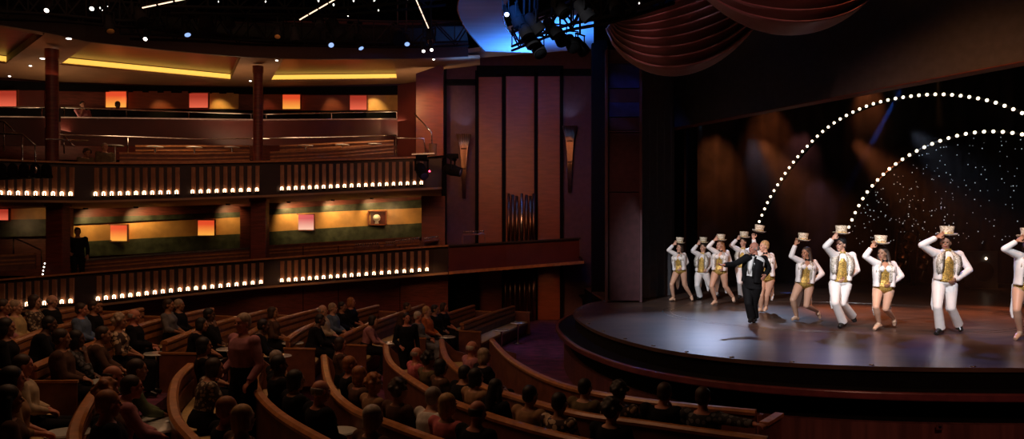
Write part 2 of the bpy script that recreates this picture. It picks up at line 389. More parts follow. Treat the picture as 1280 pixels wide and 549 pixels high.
# red and tan end walls at the right of the upper balcony
struct(MB().slab([P(497, 106, YB(497)+2), P(521, 102, YB(521)+1.5)], [P(497, 200, YB(497)+2), P(521, 200, YB(521)+1.5)], (0, .2, 0)).build('wall_red_end', M_['redwall']))
def zline(px, py, Y): return P(px, py, Y)
struct(MB().slab([P(520, 92, 28.6), P(554, 80, 28.9)], [P(520, 196, 28.6), P(554, 196, 28.9)], (0, .3, 0)).build('wall_tan_end', M_['panelwood']))
struct(MB().slab([P(527, 245, 29.2), P(556, 245, 29.2)], [P(527, 308, 29.2), P(556, 308, 29.2)], (0, .3, 0)).build('wall_tan_lower', M_['panelwood']))

# --- columns
def column(px, w_px, y0, y1, Y, label, sy=YB):
    a, b = P(px, y0, Y), P(px, y1, Y); r = w_px/2/1000*Y
    t = thing('column', label, 'column', b)
    MB().lathe(b, [(r, 0), (r, a.z-b.z-.25)], 24).build('shaft', M_['redwood'], t, 'auto')
    MB().lathe(b+Vector((0, 0, a.z-b.z-.25)), [(r, 0), (r*1.12, .06), (r*1.12, .25)], 24).build('capital', M_['panelwood'], t, 'auto')
column(65, 15, 62, 203, YB(65)+.6, 'thick round dark wood column rising from the upper balcony, left')
column(322.5, 12, 83, 203, YB(322)+.6, 'slimmer round dark wood column rising from the upper balcony, centre')
for a, b, lab in ((57, 78, 'square dark wood pier under the upper balcony, left one'), (313, 332, 'square dark wood pier under the upper balcony, near the amber panels')):
    Y = YB(a)+.5; p, q = P(a, lerp_t(UBt, a)+1, Y), P(b, lerp_t(LT, a)+8, Y)
    t = thing('pier', lab, 'column', ((p.x+q.x)/2, Y+.2, q.z))
    MB().box(((p.x+q.x)/2, Y+.2, (p.z+q.z)/2), (q.x-p.x, .4, p.z-q.z)).build('shaft', M_['redwood'], t, bevel=.02)
    MB().box(((p.x+q.x)/2, Y+.2, p.z-.06), (q.x-p.x+.06, .46, .1)).build('capital', M_['panelwood'], t, bevel=.01)
for x0, x1 in ((58, 88), (300, 313)):
    struct(tstrip('trim_%d' % (60+x0), x0, x1, 258, 330, 4.4, M_['redwood'], .2))

# --- upper ceiling with coffers (front edge follows the ring, rear edge meets the wall)
CF = [(-60, 22), (0, 31), (60, 41), (110, 52), (200, 62), (300, 71), (400, 74), (520, 73), (600, 70)]
CR = [(-60, 92), (0, 97), (75, 103), (200, 107), (330, 109), (500, 105), (600, 95)]
def zc(px): return 3+(300-lerp_t(CF, px))/1000*(YB(px)-.6)
def ceil_pt(px_r, t):
    """a point on the sloping ceiling: px at the front edge, t=0 front .. 1 rear"""
    Yf, Yr = YB(px_r)-.6, YB(px_r)+6.4
    a = P(px_r, lerp_t(CF, px_r), Yf); b = P(px_r, lerp_t(CR, px_r), Yr)
    return a+(b-a)*t
def cpt(px, py):
    y0, y1 = lerp_t(CF, px), lerp_t(CR, px); Yf, Yr = YB(px)-.6, YB(px)+6.4
    a, b = P(px, y0, Yf), P(px, y1, Yr); best = None
    for i in range(101):
        q = a+(b-a)*(i/100); yy = 300-(q.z-3)*1000/q.y
        if best is None or abs(yy-py) < best[0]: best = (abs(yy-py), q)
    return best[1]
def ceilpatch(name, poly, up_, m, th=.1):
    return MB().prism([cpt(x, y)+Vector((0, 0, up_)) for x, y in poly], (0, 0, th)).build(name, m)
coffers = [
    dict(poly=[(75, 80), (112, 53), (301, 71.5), (288, 100)], lit=((75, 80), (288, 100))),
    dict(poly=[(338, 101), (354, 73.5), (493, 74.5), (496, 99)], lit=((338, 101), (496, 99))),
    dict(poly=[(-60, 70), (-40, 26), (54, 44), (8, 79)], lit=((-60, 70), (8, 79))),
]
xs = pxr(-60, 600, 12)
def sub_ceiling(a, b, tlo, thi, nm):
    return struct(MB().slab([ceil_pt(x, tlo) for x in pxr(a, b, 10)], [ceil_pt(x, thi) for x in pxr(a, b, 10)], (0, 0, .08)).build(nm, M_['tan']))
k = 0
# tan soffit around the coffers is built as polygons in the ceiling plane
def soffit(poly):
    global k
    k += 1; struct(ceilpatch('ceiling_soffit_%d' % k, poly, 0, M_['tan'], .06))
def CFy(x): return lerp_t(CF, x)
def CRy(x): return lerp_t(CR, x)
soffit([(8, 79), (54, 44), (56, CFy(56)+.2), (112, 53), (75, 80)])
soffit([(-60, 70), (8, 79), (75, 80), (75, 103), (0, 97), (-60, 92)])
soffit([(75, 80), (288, 100), (290, 108.3), (200, 107), (75, 103)])
soffit([(288, 100), (301, 71.5), (354, 73.5), (338, 101), (334, 109), (290, 108.3)])
soffit([(338, 101), (496, 99), (500, 105), (334, 109)])
soffit([(493, 74.5), (600, 71), (600, 95), (500, 105), (496, 99)])
soffit([(-60, 22), (0, 31), (54, 41), (54, 44), (-40, 26), (-60, 60)])
for ci, c in enumerate(coffers):
    struct(ceilpatch('ceiling_coffer_%d' % (ci+1), [(x, y) for x, y in c['poly']], .23, M_['coffer'], .06))
    # side walls of the recess
    m = MB(); pts = [cpt(x, y) for x, y in c['poly']]
    for i in range(4):
        a, b = pts[i], pts[(i+1) % 4]
        if i == 3: continue
        m.slab([a, b], [a+Vector((0, 0, .24)), b+Vector((0, 0, .24))], (0, .03, 0))
    struct(m.build('trim_%d' % (40+ci), M_['tan']))
    # lit rear face of the recess: the cove lamp
    a, b = cpt(*c['lit'][0]), cpt(*c['lit'][1])
    lab = ['long yellow cove light along the wide ceiling recess', 'yellow cove light in the right-hand ceiling recess', 'short cove light at the left picture edge'][ci]
    tt = thing('cove_light', lab, 'lamp', (a+b)/2)
    MB().slab([a, b], [a+Vector((0, 0, .21)), b+Vector((0, 0, .21))], (0, .05, 0)).build('light_strip', M_['cove'], tt)
    MB().slab([a-Vector((0, .05, .03)), b-Vector((0, .05, .03))], [a+Vector((0, -.05, .03)), b+Vector((0, -.05, .03))], (0, .1, 0)).build('lip', M_['tan'], tt)

# dark ring bulkhead in front of the ceiling
RB = [(-60, 0), (0, 5), (100, 28), (160, 33), (250, 47), (330, 54), (440, 58), (540, 57), (585, 52)]
struct(tstrip('wall_ceiling_ring', -60, 585, RB, [(x, y) for x, y in CF], -.7, M_['fascia'], .1))
struct(MB().slab([P(x, lerp_t(RB, x), YB(x)-.7) for x in pxr(-60, 585)], [P(x, lerp_t(RB, x), YB(x)-.7)+Vector((0, -2.0, .05)) for x in pxr(-60, 585)], (0, 0, .1)).build('trim_ring_shelf', M_['black']))
# red panels up behind the trusses
t = thing('wall_panel_row', 'row of dark red upper wall panels seen behind the lighting truss', 'wall panel', P(430, 60, YB(430)+.4))
for x0, x1 in [(150, 185), (270, 300), (303, 345), (352, 392), (396, 436), (452, 492), (498, 530), (534, 572)]:
    a, b = P(x0, 24, YB(x0)+.6), P(x1, 60, YB(x1)+.6)
    MB().box(((a.x+b.x)/2, YB((x0+x1)/2)+.6, (a.z+b.z)/2), (b.x-a.x, .08, a.z-b.z)).build('panel', M_['redwall'], t)
area('upper_red_wash', P(430, 8, 22), P(430, 45, 27), 8, .6, 20, (1, .3, .15))

# --- side wall between balcony and stage, at about 30 m
YW = 30.0
def rect(name, x0, x1, y0, y1, Y, m, th=.1, parent=None, **kw):
    a, b = P(x0, y0, Y), P(x1, y1, Y)
    return MB().box(((a.x+b.x)/2, Y+th/2, (a.z+b.z)/2), (b.x-a.x, th, a.z-b.z)).build(name, m, parent, **kw)
struct(MB().slab([P(553, 72, YW), P(760, 58, YW)], [P(553, 402, YW), P(760, 402, YW)], (0, .3, 0)).build('wall_side', M_['mauve']))
k = 200
for (x0, x1, y0, y1) in [(553, 558, 85, 345), (594, 598, 88, 400), (627.5, 632, 92, 400), (668, 672, 90, 400), (700, 704, 86, 400), (596, 704, 82, 95), (556, 596, 99, 106), (704, 740, 86, 94)]:
    k += 1; struct(rect('trim_%d' % k, x0, x1, y0, y1, YW-.16, M_['black'], .16))
t = thing('wall_panelling', 'three tall copper-brown wood panels on the side wall beside the stage', 'wall panel', P(650, 300, YW-.12))
for x0, x1, y0 in ((598, 627.5, 96), (632, 668, 93), (672, 700, 90)):
    rect('panel', x0, x1, y0, 400, YW-.1, M_['panelwood'], .1, t, bevel=.02)
struct(rect('wall_doorway_dark', 561, 599, 343, 401, YW-.4, M_['black'], .2))  # flat black slab, the dark of the open doorway put into its colour
struct(rect('wall_dark_strip', 740, 759, 50, 402, 27.0, M_['black'], .3))
# pipe cluster, upper and lower part
t = thing('pipe_cluster', 'cluster of tall metal organ-like pipes standing above the balcony band', 'pipes', P(651, 298, 29.3))
for i, x in enumerate([636, 641, 646, 652, 658, 663, 667]):
    a, b = P(x, 242+(i % 3)*1.5, 29.3), P(x, 322, 29.3)
    MB().tube([b, a], [.055, .055], 10).build('pipe', M_['steel'] if i == 3 else M_['bronze'], t, True)
t = thing('pipe_cluster', 'cluster of bronze pipes below the balcony band, beside the last bench', 'pipes', P(650, 400, 29.3))
for i, x in enumerate([632, 638, 644, 650, 656, 662, 667]):
    a, b = P(x, 336, 29.3), P(x, 401, 29.3)
    MB().tube([b, a], [.07, .07], 10).build('pipe', M_['bronze'], t, True)
# sconces
def sconce(px, y0, y1, Y, label):
    a, b = P(px, y0, Y-.15), P(px, y1, Y-.15); H = a.z-b.z
    t = thing('wall_sconce', label, 'wall lamp', b, group='torch sconces')
    for k in range(7):
        x = (k-3)/3*.20
        MB().tube([b+Vector((x*.22, -.02, .0)), b+Vector((x*.36, -.08, H*.45)), b+Vector((x*.62, -.12, H*.78)), b+Vector((x*1.25, -.16*math.cos(x*5), H))], [.016, .022, .026, .036], 8).build('fluted_tube', M_['brass'], t, True)
    for zz, r in ((.45, .085), (.76, .135)):
        MB().lathe(b+Vector((0, -.05, H*zz)), [(r, 0), (r+.015, .02), (r, .05)], 14).build('band', M_['bronze'], t, True)
    MB().box(b+Vector((0, .08, H*.5)), (.05, .1, H*.8)).build('backplate', M_['black'], t)
    spot('sconce_light', a+Vector((0, -.25, .05)), a+Vector((.0, .3, 3)), 14, (.35, .55, 1), 90, .6, .08)
sconce(580, 168, 248, YW, 'left torch-shaped brass sconce on the mauve wall beside the balcony')
sconce(712, 158, 241, YW, 'right torch-shaped brass sconce on the mauve wall near the stage')
# stage-side pylon
spot('end_wall_fill', P(536, 112, 27.0), P(539, 150, 28.7), 120, (1, .55, .22), 90, .8, .05)  # added warm fill for the tan end wall of the balcony
t = thing('stage_pylon', 'tall narrow pylon with mauve frame and blue and red panels, left of stage', 'pylon', P(780, 378, 22.4))
for i, (y0, y1, m) in enumerate([(62, 77, 'mauve'), (79, 110, 'bluepanel'), (111, 128, 'pylon'), (128, 146, 'bluepanel'), (147, 163, 'pylon'), (166, 240, 'pylon'), (241, 376, 'pylon')]):
    rect('panel', 760, 800, y0, y1, 22.4, M_[m], .3, t, bevel=.01)
f = MB()
for x in (758.5, 801): a, b = P(x, 62, 22.3), P(x, 378, 22.3); f.box(((a.x), 22.4, (a.z+b.z)/2), (.05, .3, a.z-b.z))
f.build('frame', M_['mauve'], t)
for y_ in (78, 164.5): rect('crossbar', 758, 802, y_-.7, y_+.7, 22.34, M_['mauve'], .1, t)

# --- blue-lit soffit with curved edge
ZS = 9.65
def onz(px, py, z): Y = (z-3)*1000/(300-py); return Vector(((px-640)/1000*Y, Y, z))
# rear soffit: broad ceiling plane over the side wall
struct(MB().prism([onz(505, 76, ZS), onz(560, 70, ZS), onz(600, 64, ZS), onz(632, 40, ZS), onz(700, 20, ZS), onz(742, 18, ZS), onz(742, 61, ZS), onz(553, 76, ZS)], (0, 0, .15)).build('ceiling_soffit', M_['soffit']))
edgeL = [(575, -6), (572, 12), (580, 32), (590, 46), (606, 64)]; edgeR = [(640, -6), (629, 12), (631, 30), (640, 44), (668, 66)]
A = [onz(x, y, 9.0-.0*i) for i, (x, y) in enumerate(edgeL)]; B = [onz(x, y, 9.0) for x, y in edgeR]
struct(MB().slab(catmull(A, 4), catmull(B, 4), (0, 0, .1)).build('ceiling_curved_soffit', M_['soffit']))
# small beads along the curved edges
for nm, E in (('left', edgeL), ('right', edgeR)):
    m = MB().tube(catmull([onz(x, y, 8.98) for x, y in E], 5), .02, 6); tag(m.build('edge_trim', M_['steel'], smooth=True), 'thin bright trim along the %s edge of the blue-lit curved soffit' % nm, 'trim')

# ================================================================ STAGE
ZST = 1.25
edge = [(17, 13.6), (14, 12.2), (11, 11.25), (8, 10.95), (5.5, 11.0), (3.8, 11.45), (2.75, 12.3), (2.1, 13.5), (1.65, 15.3), (1.45, 17.5), (1.5, 19.5), (1.95, 21.6), (2.7, 23.3)]
ec = catmull([(x, y, 0) for x, y in edge], 8)
def offs(path, d):
    out = []
    for i, p in enumerate(path):
        t = (path[min(i+1, len(path)-1)]-path[max(i-1, 0)]).normalized(); nrm = Vector((t.y, -t.x, 0))
        c = Vector((8, 18, 0))
        if nrm.dot(p-c) < 0: nrm = -nrm
        out.append(p+nrm*d)
    return out
def platform(name, path, z0, z1, m):
    poly = [Vector((p.x, p.y, z0)) for p in path]+[Vector((2.7, 39.5, z0)), Vector((27, 39.5, z0)), Vector((27, 13.6, z0))]
    return struct(MB().prism(poly, (0, 0, z1-z0)).build(name, m))
platform('floor_stage', ec, ZST-.06, ZST, M_['stage'])
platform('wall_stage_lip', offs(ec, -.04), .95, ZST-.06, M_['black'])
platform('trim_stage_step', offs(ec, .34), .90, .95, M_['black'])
m = MB()
for a, b in [(offs(ec, .34), offs(ec, .42))]: m.slab([p+Vector((0, 0, .86)) for p in a], [p+Vector((0, 0, .86)) for p in b], (0, 0, .11))
struct(m.build('trim_stage_nosing', M_['nosing'], smooth=False, bevel=.02))
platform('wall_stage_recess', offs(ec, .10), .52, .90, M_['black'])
platform('wall_stage_skirt', offs(ec, .22), 0, .52, M_['skirt'])
ring = [(7.6+4.0*math.cos(a), 18.8+4.0*math.sin(a)) for a in [2*PI*i/96 for i in range(97)]]
for i_, rr in enumerate((1.0, .955)):
    struct(MB().rings([[Vector((7.6+(x-7.6)*rr*s_, 18.8+(y-18.8)*rr*s_, ZST+z_)) for s_, z_ in ((1, 0), (1, .004), (.995, .004), (.995, 0))] for x, y in ring], caps=False).build('trim_turntable_ring_%d' % (i_+1), M_['steel']))
# footlights and outlets along the stage edge
fl = offs(ec, -.10); tot = len(fl)
for i in range(4, tot, 5):
    p = fl[i]; t = thing('footlight', 'tiny recessed footlight set along the curved stage edge', 'lamp', (p.x, p.y, ZST), group='stage edge footlights')
    MB().lathe((p.x, p.y, ZST), [(.035, 0), (.035, .012), (.02, .014)], 10).build('ring', M_['steel'], t, True)
for px in (857, 898, 1170):
    pass
for lab, px, Y in (('small brass socket plate on the stage skirt', 1172, 10.75),):
    p = P(px, 533, Y); t = thing('socket_plate', lab, 'socket', p)
    MB().box(p+Vector((0, -.05, 0)), (.09, .02, .07)).build('plate', M_['brass'], t, bevel=.005)
    MB().box(p+Vector((0, -.065, 0)), (.03, .01, .03)).build('outlet', M_['black'], t)

# proscenium header, legs and wings
ax, ay = 5.25, 25.0; bx_, by_ = 12.2, 10.5
struct(MB().slab([(ax-.3, ay+.6, 6.55), (bx_, by_, 6.40)], [(ax-.3, ay+.6, 9.6), (bx_, by_, 9.6)], (.3, .15, 0)).build('wall_proscenium_header', M_['header']))
struct(MB().slab([(ax-.3, ay+.6, 6.53), (bx_, by_, 6.38)], [(ax-.3, ay+.6, 6.555), (bx_, by_, 6.405)], (.34, .17, 0)).build('trim_header_edge', M_['redwood']))
struct(MB().slab([(ax-.6, ay+1.4, 9.6), (bx_+.4, by_+.5, 9.6)], [(ax-.6, ay+1.4, 14.2), (bx_+.4, by_+.5, 14.2)], (.3, .15, 0)).build('wall_above_header', M_['black']))
def curtain(name, a, b, z0, z1, m, label, folds=10, amp=.08, th=.04):
    a, b = Vector((a[0], a[1], 0)), Vector((b[0], b[1], 0)); d = (b-a); L = d.length; nrm = Vector((d.y, -d.x, 0)).normalized(); N = folds*6
    pts = [a+d*(i/N)+nrm*amp*math.sin(i/6*2*PI) for i in range(N+1)]
    o = MB().slab([Vector((p.x, p.y, z0)) for p in pts], [Vector((p.x, p.y, z1)) for p in pts], nrm*th).build(name, m, smooth='auto')
    o['label'] = label; o['category'] = 'curtain'; return o
curtain('stage_curtain', (3.65, 23.4), (5.1, 25.3), ZST+.02, 10, M_['header'], 'tall black leg curtain at the left side of the stage opening', 5)
curtain('stage_curtain', (5.6, 25.5), (7.2, 31.5), ZST+.02, 7.5, M_['blackcloth'], 'black wing curtain running upstage behind the leftmost dancers', 9)
star = curtain('star_curtain', (7.2, 33.5), (25, 31.0), ZST+.02, 12.5, M_['starcloth'], 'dark upstage backcloth covered in tiny white star lights', 30, .05)
# stars
random.seed(3)
a, b = Vector((7.2, 33.5, 0)), Vector((25, 31.0, 0)); cand = []
def arch_inner(px):  # image height of the inner arch
    return lerp_t([(1063, 278), (1076, 252), (1095, 228), (1115, 209), (1140, 192), (1165, 180), (1195, 170), (1225, 165), (1260, 165), (1280, 168)], px)
while len(cand) < 250:
    px, py = random.uniform(1064, 1300), random.uniform(168, 305)
    if py < arch_inner(px)+5 or (px > 1190 and random.random() < .45): continue
    # intersect view direction with the curtain plane
    dx = (px-640)/1000; d = b-a; t_ = (a.x-dx*a.y)/(dx*d.y-d.x); q = a+d*t_; q = Vector((q.x, q.y-.13, 3+(300-py)/1000*q.y))
    cand.append((q, random.choice((.012, .015, .022))))
cand.sort(key=lambda c: -c[1])
for q, r in cand[:100]:
    MB().ell(q, (r, r, r), n=6, m=4).build('star_light', M_['star'], star)
m = MB()
for q, r in cand[100:]: m.ell(q, (r, r, r), n=6, m=4)
o = m.build('small_star_lights', M_['star'], star); o['kind'] = 'stuff'

# light arches on a plane parallel to the proscenium, about 5 m upstage
a0, ad = Vector((10.55, 25.45, 0)), Vector((.43, -.9, 0))
def on_arch(px, py):
    dx = (px-640)/1000; t_ = (a0.x-dx*a0.y)/(dx*ad.y-ad.x); q = a0+ad*t_
    return Vector((q.x, q.y, 3+(300-py)/1000*q.y))
OUT = [(946, 285), (952, 270), (961, 250), (974, 228), (990, 205), (1008, 184), (1030, 163), (1055, 146), (1085, 132), (1115, 124), (1150, 119), (1180, 118), (1210, 121), (1240, 127), (1270, 138), (1300, 152)]
INN = [(1061, 284), (1070, 264), (1082, 243), (1098, 224), (1117, 207), (1140, 192), (1165, 180), (1195, 170), (1225, 165), (1255, 165), (1290, 170)]
def arch(pts, n_, label, r):
    path = catmull([on_arch(x, y) for x, y in pts], 10); t = thing('light_arch', label, 'light arch', path[0], group=None)
    back = ad.cross(Vector((0, 0, 1))).normalized(); back = back if back.y > 0 else -back
    MB().tube([p+back*.12 for p in path], .05, 8).build('arch_frame', M_['black'], t, True)
    L = [0]
    for p, q in zip(path, path[1:]): L.append(L[-1]+(q-p).length)
    for i in range(n_):
        s = L[-1]*i/(n_-1)
        for j in range(len(path)-1):
            if L[j+1] >= s-1e-6: break
        q = path[j]+(path[j+1]-path[j])*((s-L[j])/(L[j+1]-L[j]))
        MB().ell(q, (r, r, r), n=8, m=6).build('bulb', M_['bulb'], t, True)
arch(OUT, 46, 'outer arch of round warm bulbs sweeping over the stage', .046)
arch(INN, 27, 'smaller inner arch of round warm bulbs bordering the starry area', .046)

# backdrop colour washes
for px, py, col, e in [(895, 230, (1, .42, .15), 700), (960, 200, (1, .36, .12), 450), (1000, 240, (.8, .4, .5), 250), (1080, 190, (1, .4, .15), 420), (1165, 140, (1, .42, .15), 600), (1262, 118, (1, .40, .15), 500), (1020, 300, (.5, .45, 1), 120)]:
    q = P(px, py, 33.2); spot('backcloth_spot', (q.x-.3, q.y-1.6, q.z+3.4), (q.x, q.y+.3, q.z), e, col, 46 if px < 1100 else 30, 1, .1)

# maroon swags
def swag(name, L, R, low, Y0, Y1, label, folds=8, top_back=.5):
    """cloth hung from L to R with its lowest point; nested catenary folds"""
    m = MB(); NU, NV = 28, 72; rows = []
    for j in range(NV+1):
        v = j/NV; row = []
        for i in range(NU+1):
            u = i/NU
            x = L[0]+(R[0]-L[0])*u; ytop = L[1]+(R[1]-L[1])*u
            sag = (low-(L[1]+R[1])/2)*v*(1-(2*u-1)**2)**.72
            px = x+(0.5-u)*(1-v)*abs(R[0]-L[0])*.10; py = ytop+sag-(1-v)*10
            Y = Y0+(Y1-Y0)*u
            fold = math.sin(v*folds*2*PI+1.2*math.sin(u*3))*.26*(.25+math.sin(PI*u))-.55*v*math.sin(PI*u)+.3*math.sin(PI*v)*-1
            q = P(px, py, Y); q.y += fold; row.append(q)
        rows.append(row)
    vs = [q for r in rows for q in r]+[q+Vector((0, .05, 0)) for r in rows for q in r]; W = NU+1; T = W*(NV+1); fs = []
    for j in range(NV):
        for i in range(NU):
            a = j*W+i; fs.append((a, a+1, a+W+1, a+W)); fs.append((T+a, T+a+W, T+a+W+1, T+a+1))
    for i in range(NU): fs.append((i, T+i, T+i+1, i+1)); a = NV*W+i; fs.append((a, a+1, T+a+1, T+a))
    for j in range(NV): a = j*W; fs.append((a, a+W, T+a+W, T+a)); a += NU; fs.append((a, T+a, T+a+W, a+W))
    m.add(vs, fs); o = m.build(name, M_['drape'], smooth=True); tag(o, label, 'curtain', None)
swag('curtain_swag', (757, 36), (978, -35), 93, 19.5, 16.5, 'draped maroon satin swag hanging left of the proscenium header')
swag('curtain_swag', (858, -40), (1112, -46), 48, 16.0, 13.2, 'upper maroon satin swag, right of and above the larger one')
spot('swag_light', (0, 15, 11.5), P(840, 60, 18), 900, (1, .55, .5), 26, .8, .1)
spot('swag_light', (1, 10, 11.5), P(980, 20, 15), 450, (1, .5, .5), 30, .8, .1)
# ================================================================ BENCHES AND STALLS FLOOR
STC = Vector((7.5, 17, 0))
ROWS = {   # rail drop below the eye, rail path as seen
 'A1': (2.10, [(615, 425), (640, 450), (700, 480), (800, 500), (945, 515)]),
 'A2': (2.10, [(552, 425), (560, 450), (600, 480), (640, 494), (720, 516), (810, 529), (890, 540), (960, 549)]),
 'A3': (2.10, [(482, 432), (490, 455), (540, 490), (600, 515), (650, 531), (700, 544), (770, 560)]),
 'A4': (2.00, [(405, 445), (412, 480), (440, 510), (490, 530), (530, 545), (590, 565)]),
 'A5': (1.90, [(325, 450), (318, 473), (325, 493), (350, 518), (400, 548), (450, 572)]),
 'A6': (1.80, [(238, 456), (222, 472), (216, 495), (220, 522), (240, 547), (275, 578)]),
 'A7': (1.70, [(116, 492), (102, 515), (93, 540), (96, 565), (112, 600)]),
 'A8': (1.60, [(16, 462), (-14, 500), (-34, 540), (-40, 590)]),
 'B1': (2.10, [(577, 405), (610, 393), (642, 383)]),
 'B2': (2.00, [(505, 412), (545, 397), (592, 382)]),
 'B3': (1.93, [(427, 420), (461, 405), (495, 393), (530, 381)]),
 'B4': (1.85, [(359, 424), (383, 409), (420, 396), (472, 382)]),
 'B5': (1.75, [(290, 430), (326, 408), (350, 399), (400, 386)]),
 'B6': (1.65, [(205, 428), (250, 411), (292, 398), (344, 386)]),
 'B7': (1.55, [(40, 459), (80, 442), (123, 427), (180, 405), (240, 391), (265, 386)]),
 'B8': (1.45, [(-30, 446), (45, 416), (87, 405), (134, 395), (177, 386)]),
 'B9': (1.35, [(-50, 420), (0, 405), (60, 392), (125, 380)]),
}
def row_floor(r): return 3-(ROWS[r][0]+.9)
def row_path(r, k=6):
    d, pts = ROWS[r]; c = [G(x, y, d) for x, y in pts]; c = catmull(c, k)
    for p in c: p.z = row_floor(r)
    return c
def normals(path):
    out = []
    for i, p in enumerate(path):
        t = (path[min(i+1, len(path)-1)]-path[max(i-1, 0)]).normalized(); n_ = Vector((t.y, -t.x, 0))
        if n_.dot(STC-p) < 0: n_ = -n_
        out.append(n_.normalized())
    return out
def shift(path, N, d, dz=0): return [p+n_*d+Vector((0, 0, dz)) for p, n_ in zip(path, N)]
LABB = {
 'A1': 'frontmost curved bench, nearest to the stage step', 'A2': 'second curved bench behind the stage, with three people and a resting arm',
 'A3': 'third curved bench from the stage, where a reader holds white paper', 'A4': 'fourth curved bench from the stage, behind the woman in tan cardigan',
 'A5': 'curved bench in front of the standing pink-shirted man', 'A6': 'strongly hooked curved bench just left of the standing pink-shirted man',
 'A7': 'short curved bench end at the bottom left', 'A8': 'bench in the dark bottom left corner beside bare-legged woman',
 'B1': 'last straight bench before the bronze pipes, gold cushion empty', 'B2': 'bench with orange-shirted man below the dark doorway',
 'B3': 'bench with woman in pale blouse at its near end', 'B4': 'bench carrying the grey bald man and man in blue shirt',
 'B5': 'mostly empty straight bench right of the standing man', 'B6': 'straight bench left of the standing man, with slatted honey-coloured back',
 'B7': 'long bench behind the balding man in black and his patterned neighbour', 'B8': 'bench just in front of the four people below the lit slats',
 'B9': 'rearmost bench under the balcony front at the far left'}
for r, (d, pts) in ROWS.items():
    path = row_path(r); N = normals(path); zf = row_floor(r)
    if zf > .01:
        A = shift(path, N, -.45); B = shift(path, N, .95)
        struct(MB().slab([Vector((p.x, p.y, -.02)) for p in A], [Vector((p.x, p.y, -.02)) for p in B], (0, 0, zf+.02)).build('floor_terrace_%d' % (list(ROWS).index(r)+1), M_['carpet']))
    t = thing('curved_bench' if r[0] == 'A' else 'theatre_bench', LABB[r], 'bench', path[len(path)//2], group=None)
    o_ = wloc(t)
    a, b = shift(path, N, -.03), shift(path, N, .03)
    m = MB().rings([[p+Vector((0, 0, .02)), q+Vector((0, 0, .02)), q+Vector((0, 0, .87)), p+Vector((0, 0, .87))] for p, q in zip(a, b)])
    m.build('back_panel', M_['benchwood'], t)
    prof = [(-.055, .86), (-.06, .895), (-.035, .925), (.035, .925), (.06, .895), (.055, .86)]
    m = MB().rings([[p+n_*u+Vector((0, 0, h)) for u, h in prof] for p, n_ in zip(path, N)])
    m.build('top_rail', M_['rail'], t, smooth='auto')
    for h in (.80, .66):
        m = MB().rings([[p+n_*u+Vector((0, 0, hh)) for u, hh in ((.03, h-.045), (.055, h-.045), (.055, h+.035), (.03, h+.035))] for p, n_ in zip(path, N)])
        m.build('back_slat', M_['rail'] if r[0] == 'B' else M_['benchwood'], t)
    a, b = shift(path, N, .05), shift(path, N, .46)
    MB().rings([[p+Vector((0, 0, .03)), q-n_*.07+Vector((0, 0, .03)), q+Vector((0, 0, .34)), p+Vector((0, 0, .34))] for p, q, n_ in zip(a, b, N)]).build('seat_base', M_['benchwood'], t)
    MB().rings([[p+Vector((0, 0, .342)), q+Vector((0, 0, .342)), q+Vector((0, 0, .40)), q-n_*.04+Vector((0, 0, .43)), p+Vector((0, 0, .43))] for p, q, n_ in zip(a, b, N)]).build('cushion', M_['cushion'], t, smooth='auto')
    for e in (0, -1):
        p, n_ = path[e], N[e]; tt = (path[1]-path[0]).normalized() if e == 0 else (path[-1]-path[-2]).normalized()
        s = -1 if e == 0 else 1; q = p+tt*s*.035
        poly = [q+n_*u+Vector((0, 0, h)) for u, h in ((-.05, .02), (.52, .02), (.52, .60), (.30, .66), (.06, .88), (-.05, .88))]
        if r[0] == 'B': poly = [q+n_*u+Vector((0, 0, h)) for u, h in ((-.05, .02), (.52, .02), (.52, .70), (-.05, .72))]
        ep = MB().prism(poly, tt*s*.05).build('end_panel', M_['benchwood'], t, bevel=.008)
        if r[0] == 'B':
            MB().bar(q+n_*-.06+Vector((0, 0, .735))+tt*s*.025, q+n_*.53+Vector((0, 0, .715))+tt*s*.025, .065, .03).build('cap', M_['rail'], ep)
# bench end at the right of the second row
p, q = G(952, 528, 2.1), G(972, 516, 2.1)
t = thing('bench_end', 'separate bench end panel with sloping honey wood cap, right of the curved benches', 'bench end', (p.x, p.y, 0))
MB().slab([Vector((p.x, p.y, .02)), Vector((q.x, q.y, .02))], [Vector((p.x, p.y, .86)), Vector((q.x, q.y, .86))], (.05, 0, 0)).build('side_panel', M_['benchwood'], t)
MB().bar((p.x+.025, p.y, .88), (q.x+.025, q.y, .88), .11, .045).build('cap', M_['rail'], t, bevel=.008)

def seat_at(r, px, py=None, off=.30, hh=1.2):
    path = row_path(r, 40); N = normals(path); best = None; zf = row_floor(r)
    for p, n_ in zip(path, N):
        q = p+n_*off; h = q+Vector((0, 0, hh)); ix, iy = 640+h.x/h.y*1000, 300-(h.z-3)/h.y*1000
        e = (ix-px)**2+(0 if py is None else .25*(iy-py)**2)
        if best is None or e < best[0]: best = (e, q, n_, iy)
    return Vector((best[1].x, best[1].y, zf)), best[2]

